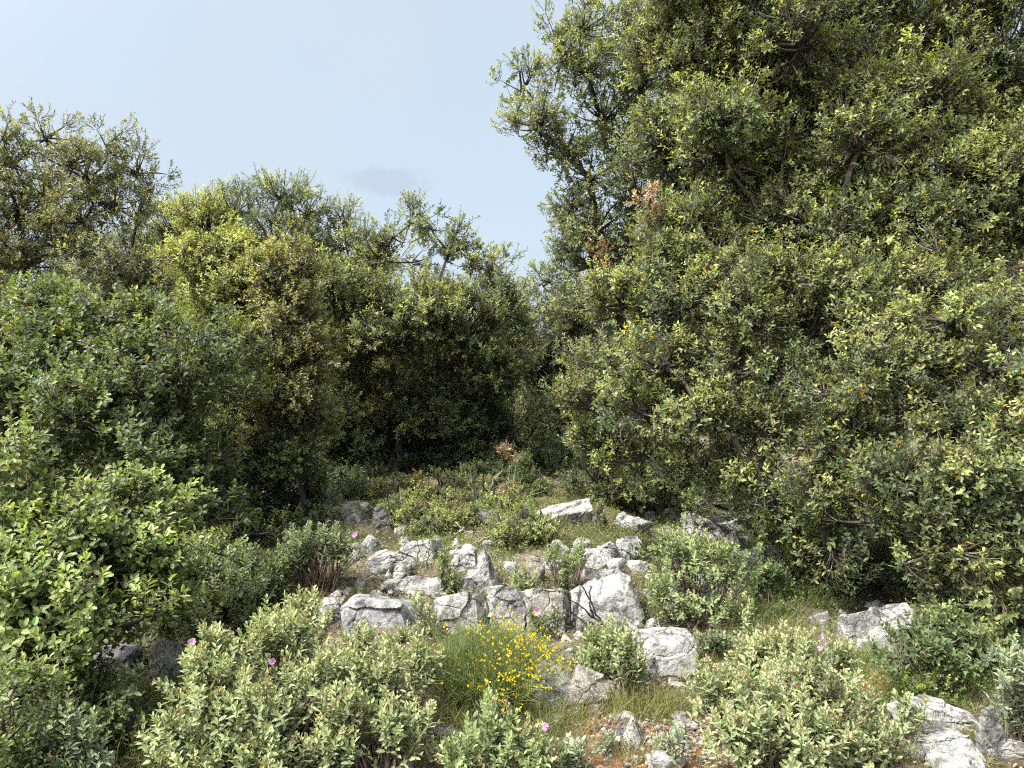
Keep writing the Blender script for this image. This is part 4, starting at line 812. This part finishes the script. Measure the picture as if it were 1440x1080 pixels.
# loose stones: many alike
def stones():
    rng = np.random.default_rng(77); meshes = []
    for k in range(6):
        V, f = rock_shape(200 + k, ['block', 'round', 'wedge'][k % 3], 3)
        lo, hi = V.min(0), V.max(0); V = (V - (lo + hi) / 2) / (hi - lo) * np.array([1, .8, .7]); V = roughen(V, f, 200 + k, 1, .1)
        mb = MB(); mb.add(V, f, (.5, .5, .5)); meshes.append(mb)
    spots = []
    def area(x0, y0, x1, y1, n, s0, s1):
        for _ in range(n): spots.append((rng.uniform(x0, x1), rng.uniform(y0, y1), rng.uniform(s0, s1)))
    area(860, 955, 985, 1075, 34, 5, 15); area(690, 1000, 880, 1078, 26, 4, 11); area(840, 880, 900, 990, 16, 5, 12); area(480, 770, 620, 850, 26, 5, 14); area(700, 760, 900, 830, 18, 5, 12)
    area(900, 730, 1110, 880, 24, 4, 12); area(1180, 920, 1330, 1060, 18, 4, 11); area(1040, 860, 1200, 930, 10, 4, 9); area(560, 960, 700, 1070, 14, 4, 11); area(390, 820, 480, 880, 8, 5, 10)
    for i, (px, py, s) in enumerate(spots):
        p = at(px, py); w = s / F * p[1]
        if i < 6: o = meshes[i].build('small_stone', M_ROCK, None, True); meshes[i] = o.data
        else: o = bpy.data.objects.new('small_stone', meshes[i % 6]); C.objects.link(o)
        o.location = (p[0], p[1], p[2] + w * .16); o.scale = (w, w, w); o.rotation_euler = (rng.normal(0, .3), rng.normal(0, .3), rng.uniform(0, 6.28))
        g = rng.uniform(.8, 1.2); wm = rng.uniform(.82, 1); o.color = (g, g * (wm + 1) / 2, g * wm, 1)
        tag(o, 'small loose limestone stone lying on the soil among the plants', 'stone', 'small loose stones on the soil')
stones()

# ------------------------------------------------------------------ grass, litter, gravel (uncountable)
def inrock(x, y):
    r = np.zeros(len(x), bool)
    for cx, cy, a, b in ROCKS: r |= ((x - cx) / (a * .9)) ** 2 + ((y - cy) / (b * .9)) ** 2 < 1
    return r
def cover():
    rng = np.random.default_rng(9); mb = MB()
    def tufts(x0, y0, x1, y1, n, h, green, per=64, spread=.07):
        P = np.array([at(rng.uniform(x0, x1), rng.uniform(y0, y1)) for _ in range(n)]); P = P[~inrock(P[:, 0], P[:, 1])]
        n = len(P); ti = np.repeat(np.arange(n), per); N = len(ti)
        b = P[ti] + rng.normal(0, spread, (N, 3)) * np.array([1, 1, 0]); b[:, 2] = ground(b[:, 0], b[:, 1]) - .01
        dr = rng.normal(0, .5, (N, 3)) + rng.normal(0, .35, (n, 3))[ti] + np.array([0, 0, 1]); hh = h * rng.uniform(.4, 1.2, N) * rng.uniform(.6, 1.2, n)[ti]
        g = np.clip(green + rng.normal(0, .25, n), 0, 1)[ti][:, None]
        col = (np.array([.12, .165, .04]) * g + np.array([.26, .21, .11]) * (1 - g)) * rng.uniform(.65, 1.3, (N, 1))
        leaves(mb, b, dr, rdir(rng, N), hh, .0010 + hh * .003, col, [(.3, 1.0), (.55, .85), (.8, .55)], .1, rng.uniform(.1, .9, (N, 1)), True)
    tufts(420, 690, 1180, 780, 230, .12, .6); tufts(1040, 740, 1200, 880, 150, .16, .85); tufts(480, 770, 1000, 880, 150, .10, .45)
    tufts(680, 880, 1010, 960, 60, .08, .5); tufts(680, 960, 1010, 1078, 26, .08, .6); tufts(560, 930, 720, 1078, 90, .14, .6); tufts(980, 880, 1300, 960, 120, .13, .75); tufts(180, 960, 330, 1078, 60, .22, .5, 30)
    tufts(0, 1060, 1440, 1079, 60, .12, .5, 60); tufts(1200, 930, 1400, 1060, 90, .09, .7); tufts(340, 800, 480, 880, 90, .16, .5); tufts(740, 985, 800, 1040, 26, .16, .7, 90); tufts(850, 985, 960, 1010, 36, .15, .6, 80); tufts(690, 740, 960, 770, 80, .11, .7)
    o = mb.build('grass', M_GRASS); tag(o, 'thin green and straw coloured grass between the rocks', 'grass', None, 'stuff')
    # broad small herbs
    mb = MB()
    def herbs(x0, y0, x1, y1, n, s, c):
        P = np.array([at(rng.uniform(x0, x1), rng.uniform(y0, y1)) for _ in range(n)]); P = P[~inrock(P[:, 0], P[:, 1])]; n = len(P)
        per = 46; ti = np.repeat(np.arange(n), per); N = len(ti)
        b = P[ti] + rng.normal(0, .07, (N, 3)) * np.array([1, 1, 0]); b[:, 2] = ground(b[:, 0], b[:, 1]) + np.abs(rng.normal(0, s * 2.0, N))
        col = np.array(c) * rng.uniform(.6, 1.4, n)[ti][:, None] * rng.uniform(.75, 1.3, (N, 1))
        dr = rdir(rng, N) + np.array([0, 0, .35]); leaves(mb, b, dr, np.array([0, 0, 1.]) + rng.normal(0, .4, (N, 3)), s * rng.uniform(.6, 1.2, N), s * .26, col, LANCE, .2, .1)
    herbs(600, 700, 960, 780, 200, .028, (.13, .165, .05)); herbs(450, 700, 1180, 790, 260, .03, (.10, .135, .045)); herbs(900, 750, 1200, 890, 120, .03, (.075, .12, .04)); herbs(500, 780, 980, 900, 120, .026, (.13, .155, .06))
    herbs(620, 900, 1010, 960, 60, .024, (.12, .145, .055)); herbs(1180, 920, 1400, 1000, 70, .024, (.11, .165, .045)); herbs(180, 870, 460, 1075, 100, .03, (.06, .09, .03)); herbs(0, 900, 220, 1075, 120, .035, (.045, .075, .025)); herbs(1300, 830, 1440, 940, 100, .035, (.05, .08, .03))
    o = mb.build('herbs', M_OAK); tag(o, 'low mixed green herbs covering the soil between rocks and bushes', 'ground cover', None, 'stuff')
    # dry litter: dead leaves and bits of twig
    mb = MB(); N = 15000
    y = rng.uniform(3.2, 13, N); x = rng.uniform(-.72, .72, N) * y; k = ~inrock(x, y); x = x[k]; y = y[k]; N = len(x)
    b = np.stack([x, y, ground(x, y) + .05 * fbm(x * 3, y * 3, 40, 3) + rng.uniform(.002, .03, N)], 1)
    c = np.array([[.23, .15, .08], [.30, .23, .15], [.14, .09, .05], [.36, .32, .25]])[rng.integers(0, 4, N)] * rng.uniform(.7, 1.2, (N, 1))
    leaves(mb, b, rdir(rng, N) * np.array([1, 1, .25]), np.array([0, 0, 1.]) + rng.normal(0, .35, (N, 3)), rng.uniform(.02, .05, N), rng.uniform(.005, .012, N), c, OVAL, .3, .3)
    k = 2600; p = np.array([at(rng.uniform(420, 1180), rng.uniform(690, 1070)) for _ in range(k)]); d2 = rdir(rng, k) * np.array([1, 1, .35]); d2[:, 2] = np.abs(d2[:, 2]); ln = rng.uniform(.08, .35, k)[:, None]
    p[:, 2] += .01; tubes(mb, bez(p, p + d2 * ln * .5 + rng.normal(0, .015, (k, 3)), p + d2 * ln, 4), np.array([.0026, .0022, .0018, .001])[None], 3, np.array([.16, .13, .11]) * rng.uniform(.4, 1.5, (k, 1)))
    o = mb.build('leaf_litter', M_GRASS); tag(o, 'dry brown leaf litter and twig bits strewn over the soil', 'litter', None, 'stuff')
    # gravel
    V0, f0 = rock_shape(300, 'block', 2); V1, f1 = rock_shape(301, 'round', 2); mb = MB(); N = 5200
    pp = [at(rng.uniform(470, 950), rng.uniform(740, 890)) for _ in range(N // 4)] + [at(rng.uniform(440, 1200), rng.uniform(720, 1078)) for _ in range(N // 4)] + [at(rng.uniform(680, 1000), rng.uniform(900, 1078)) for _ in range(N // 2)]
    for i in range(N):
        p = pp[i]; s = .008 * rng.lognormal(0, .5); a = rng.uniform(0, 6.28); V = (V0 if i % 2 else V1) * s * rng.uniform(.6, 1.2, 3)
        V = V @ np.array([[math.cos(a), math.sin(a), 0], [-math.sin(a), math.cos(a), 0], [0, 0, 1]]) + p + np.array([0, 0, s * .4])
        mb.add(V, f0 if i % 2 else f1, (.5, .5, .5))
    o = mb.build('gravel', M_ROCK); tag(o, 'fine pale limestone gravel scattered on the soil', 'gravel', None, 'stuff'); o.color = (1, .93, .84, 1)
cover()

# ------------------------------------------------------------------ dead wood
def polyline(mb, pts, d, r0, r1, col, rng, K=14, sides=6):
    P = np.array([unproj(x, y, d + dz) for x, y, dz in pts]); t = np.linspace(0, len(P) - 1, K); i = np.minimum(t.astype(int), len(P) - 2); f = (t - i)[:, None]
    Q = P[i] * (1 - f) + P[i + 1] * f; Q += rng.normal(0, .25 * r0 + .003, Q.shape); tubes(mb, Q[None], np.linspace(r0, r1, K)[None], sides, col)
def deadwood():
    rng = np.random.default_rng(5)
    def thing(name, label, px, py, lines, col, cat='branch', d=None, r=.009):
        o3 = at(px, py); d = d or o3[1]; mb = MB()
        for ln in lines: polyline(mb, [(q[0], q[1], q[2] if len(q) > 2 else 0) for q in ln], d, r, r * .3, col, rng)
        t = mb.build(name, M_BARK, None, True, o3); t.location = [float(v) for v in o3]; tag(t, label, cat); return t
    BLK = (.03, .025, .022); GR = (.2, .18, .16)
    thing('dead_branch', 'burnt black branches forking against the big sloping slab', 850, 892, [[(853, 882), (835, 868), (815, 850), (800, 842)], [(853, 884), (838, 862), (826, 838), (818, 822), (800, 812)], [(835, 866), (828, 846), (830, 822)], [(800, 875), (802, 850), (798, 832)], [(806, 880), (795, 862), (780, 862)], [(845, 880), (820, 874), (792, 852)]], BLK, r=.011)
    thing('dead_branch', 'thin black dead twigs in front of the cracked slab', 728, 886, [[(728, 866), (718, 855), (716, 842), (708, 835)], [(730, 868), (722, 848), (712, 850)], [(722, 856), (710, 846), (706, 836)], [(736, 872), (722, 862)]], BLK, r=.006)
    thing('dead_branch', 'grey dead branches lying across the soil below the loose shrub', 670, 772, [[(665, 765), (680, 758), (700, 748)], [(640, 735), (655, 748), (672, 760)], [(668, 768), (690, 762)], [(655, 742), (640, 752)]], GR, r=.010)
    thing('dead_branch', 'heap of dry dark twigs beside the white ledge', 575, 802, [[(530, 788), (555, 782), (585, 776)], [(540, 796), (565, 786), (570, 775)], [(560, 798), (572, 780), (580, 770)], [(545, 780), (560, 788), (590, 790)], [(585, 796), (590, 770), (582, 752)], [(580, 800), (600, 788), (612, 770)], [(600, 800), (604, 770), (608, 735)], [(550, 790), (575, 795), (600, 798)]], (.07, .055, .045), r=.007)
    # standing dead sapling
    o3 = at(712, 748); d = 10.4; o3 = np.array([(712 - 720) / F * d, d, float(ground((712 - 720) / F * d, d))]); t = empty('dead_sapling', o3); tag(t, 'thin dead sapling with a rusty brown top before the dark hollow', 'sapling')
    mb = MB(); C2 = (.26, .22, .18)
    for ln in [[(712, 748), (714, 700), (716, 665), (717, 640)], [(722, 700), (723, 670), (726, 650), (733, 642)], [(712, 740), (722, 700)], [(716, 660), (722, 652)], [(714, 700), (700, 695), (690, 688)], [(713, 720), (735, 700), (765, 690)], [(713, 725), (740, 708), (770, 698)], [(713, 715), (690, 700), (680, 700)], [(690, 688), (694, 672), (706, 663), (716, 664)], [(714, 690), (708, 684)]]:
        polyline(mb, [(a, b, 0) for a, b in ln], d, .007, .003, C2, rng, 10, 5)
    mb.build('trunk', M_BARK, t, True, o3)
    a, b = MB(), MB()
    for (px, py, r) in [(715, 638, 7), (719, 632, 4), (714, 690, 8), (722, 688, 6)]:
        c = unproj(px, py, d); rr = r / F * d; crown_clumps(rng, a, b, c, np.array([rr, rr, rr]), 'sprig', (.03, .25, LANCE), .55, .05, c, C2, .2)
    cr = a.build('dead_needles', M_OAK, t, False, o3); b.build('twigs', M_BARK, cr, True, o3)
    # bare stems
    for k, (lab, lines) in enumerate([('single pale bare stem rising left of the dead sapling', [[(665, 712), (664, 685), (661, 656)], [(664, 690), (658, 680)]]), ('pale forked bare stem close to the dead sapling', [[(690, 710), (689, 690), (688, 662)], [(689, 685), (697, 672), (706, 664)]])]):
        thing('bare_stem', lab, lines[0][0][0], 735, [[(lines[0][0][0], 735)] + lines[0]] + lines[1:], (.33, .3, .26), 'stem', 10.3, .005)
deadwood()

# ------------------------------------------------------------------ light, sky, camera
SUN_EL, SUN_AZ = R(55), R(-117)         # direction TO the sun: left and a little behind the viewer (azimuth from +Y, clockwise)
sd = Vector((math.sin(SUN_AZ) * math.cos(SUN_EL), math.cos(SUN_AZ) * math.cos(SUN_EL), math.sin(SUN_EL)))
sl = bpy.data.lights.new('sun', 'SUN'); sl.energy = 3.2; sl.angle = R(1.0); sl.color = (1, .95, .87)
so = bpy.data.objects.new('sun', sl); C.objects.link(so); so.rotation_euler = sd.to_track_quat('Z', 'Y').to_euler()
w = bpy.data.worlds.new('World'); SC.world = w; w.use_nodes = True; nt = w.node_tree; N = nt.nodes.new; Lk = nt.links.new; nt.nodes.clear()
out = N('ShaderNodeOutputWorld'); bg = N('ShaderNodeBackground'); sky = N('ShaderNodeTexSky'); sky.sky_type = 'NISHITA'; sky.sun_disc = False
sky.sun_elevation = SUN_EL; sky.sun_rotation = SUN_AZ; sky.air_density = 1.0; sky.dust_density = 3.0; sky.ozone_density = 1.5
tc = N('ShaderNodeTexCoord'); sep = N('ShaderNodeSeparateXYZ'); Lk(tc.outputs['Generated'], sep.inputs[0])
# thin high veil of cloud over the blue, with one faint grey wisp low down
veil = N('ShaderNodeMix'); veil.data_type = 'RGBA'; Lk(sky.outputs[0], veil.inputs['A']); veil.inputs['B'].default_value = (2.36, 2.74, 3.13, 1)
nz = N('ShaderNodeTexNoise'); nz.inputs['Scale'].default_value = 3; nz.inputs['Detail'].default_value = 4; Lk(tc.outputs['Generated'], nz.inputs['Vector'])
mr = N('ShaderNodeMapRange'); mr.inputs[1].default_value = .3; mr.inputs[2].default_value = .7; mr.inputs[3].default_value = .78; mr.inputs[4].default_value = .96; Lk(nz.outputs['Fac'], mr.inputs[0]); Lk(mr.outputs[0], veil.inputs['Factor'])
wd = Vector((unproj(545, 252, 1) - np.array([0, 0, CZ])).tolist()).normalized()
def wisp(direction, sx, sz, amt, prev):
    # an elongated soft patch of cloud round one direction of the sky, broken up by noise
    mp = N('ShaderNodeVectorMath'); mp.operation = 'SUBTRACT'; Lk(tc.outputs['Generated'], mp.inputs[0]); mp.inputs[1].default_value = direction
    n2 = N('ShaderNodeTexNoise'); n2.inputs['Scale'].default_value = 28; n2.inputs['Detail'].default_value = 5; Lk(tc.outputs['Generated'], n2.inputs['Vector'])
    s2 = N('ShaderNodeVectorMath'); s2.operation = 'MULTIPLY'; Lk(mp.outputs[0], s2.inputs[0]); s2.inputs[1].default_value = (1 / sx, 1 / sx, 1 / sz)
    ln = N('ShaderNodeVectorMath'); ln.operation = 'LENGTH'; Lk(s2.outputs[0], ln.inputs[0])
    ad = N('ShaderNodeMath'); ad.operation = 'MULTIPLY_ADD'; Lk(n2.outputs['Fac'], ad.inputs[0]); ad.inputs[1].default_value = -1.8; Lk(ln.outputs['Value'], ad.inputs[2])
    m = N('ShaderNodeMapRange'); m.interpolation_type = 'SMOOTHSTEP'; m.inputs[1].default_value = .25; m.inputs[2].default_value = -.35; m.inputs[3].default_value = 0; m.inputs[4].default_value = amt; Lk(ad.outputs[0], m.inputs[0])
    mm = N('ShaderNodeMix'); mm.data_type = 'RGBA'; Lk(m.outputs[0], mm.inputs['Factor']); Lk(prev, mm.inputs['A']); mm.inputs['B'].default_value = (1.85, 2.15, 2.58, 1)
    return mm.outputs['Result']
# bright glow round the sun, added out of view as fill light from behind
dt = N('ShaderNodeVectorMath'); dt.operation = 'DOT_PRODUCT'; Lk(tc.outputs['Generated'], dt.inputs[0]); dt.inputs[1].default_value = sd
mxx = N('ShaderNodeMath'); mxx.operation = 'MAXIMUM'; Lk(dt.outputs['Value'], mxx.inputs[0]); mxx.inputs[1].default_value = 0
pw = N('ShaderNodeMath'); pw.operation = 'POWER'; Lk(mxx.outputs[0], pw.inputs[0]); pw.inputs[1].default_value = 5.0
gl = N('ShaderNodeMix'); gl.data_type = 'RGBA'; gl.blend_type = 'ADD'; gl.clamp_factor = False; Lk(pw.outputs[0], gl.inputs['Factor']); Lk(veil.outputs['Result'], gl.inputs['A']); gl.inputs['B'].default_value = (36, 35, 32.5, 1)
cl = wisp(wd, .055, .018, .5, gl.outputs['Result'])
Lk(cl, bg.inputs['Color']); bg.inputs['Strength'].default_value = .10; Lk(bg.outputs[0], out.inputs[0])

cam = bpy.data.cameras.new('camera'); cam.sensor_width = 36; cam.lens = 36 * F / 1440; cam.clip_end = 3000; cam.clip_start = .05
co = bpy.data.objects.new('camera', cam); C.objects.link(co); co.location = (0, 0, CZ); co.rotation_euler = (R(90), 0, 0); SC.camera = co
SC.view_settings.view_transform = 'Standard'; SC.view_settings.look = 'None'; SC.view_settings.exposure = 1.52; SC.view_settings.gamma = 1
SC.cycles.filter_width = 1.15; SC.cycles.max_bounces = 8; SC.cycles.diffuse_bounces = 5; SC.cycles.glossy_bounces = 2; SC.cycles.transmission_bounces = 4; SC.cycles.use_denoising = False
SC.cycles.use_adaptive_sampling = True; SC.cycles.adaptive_threshold = .02
print('done', round(time.time() - T0, 1))
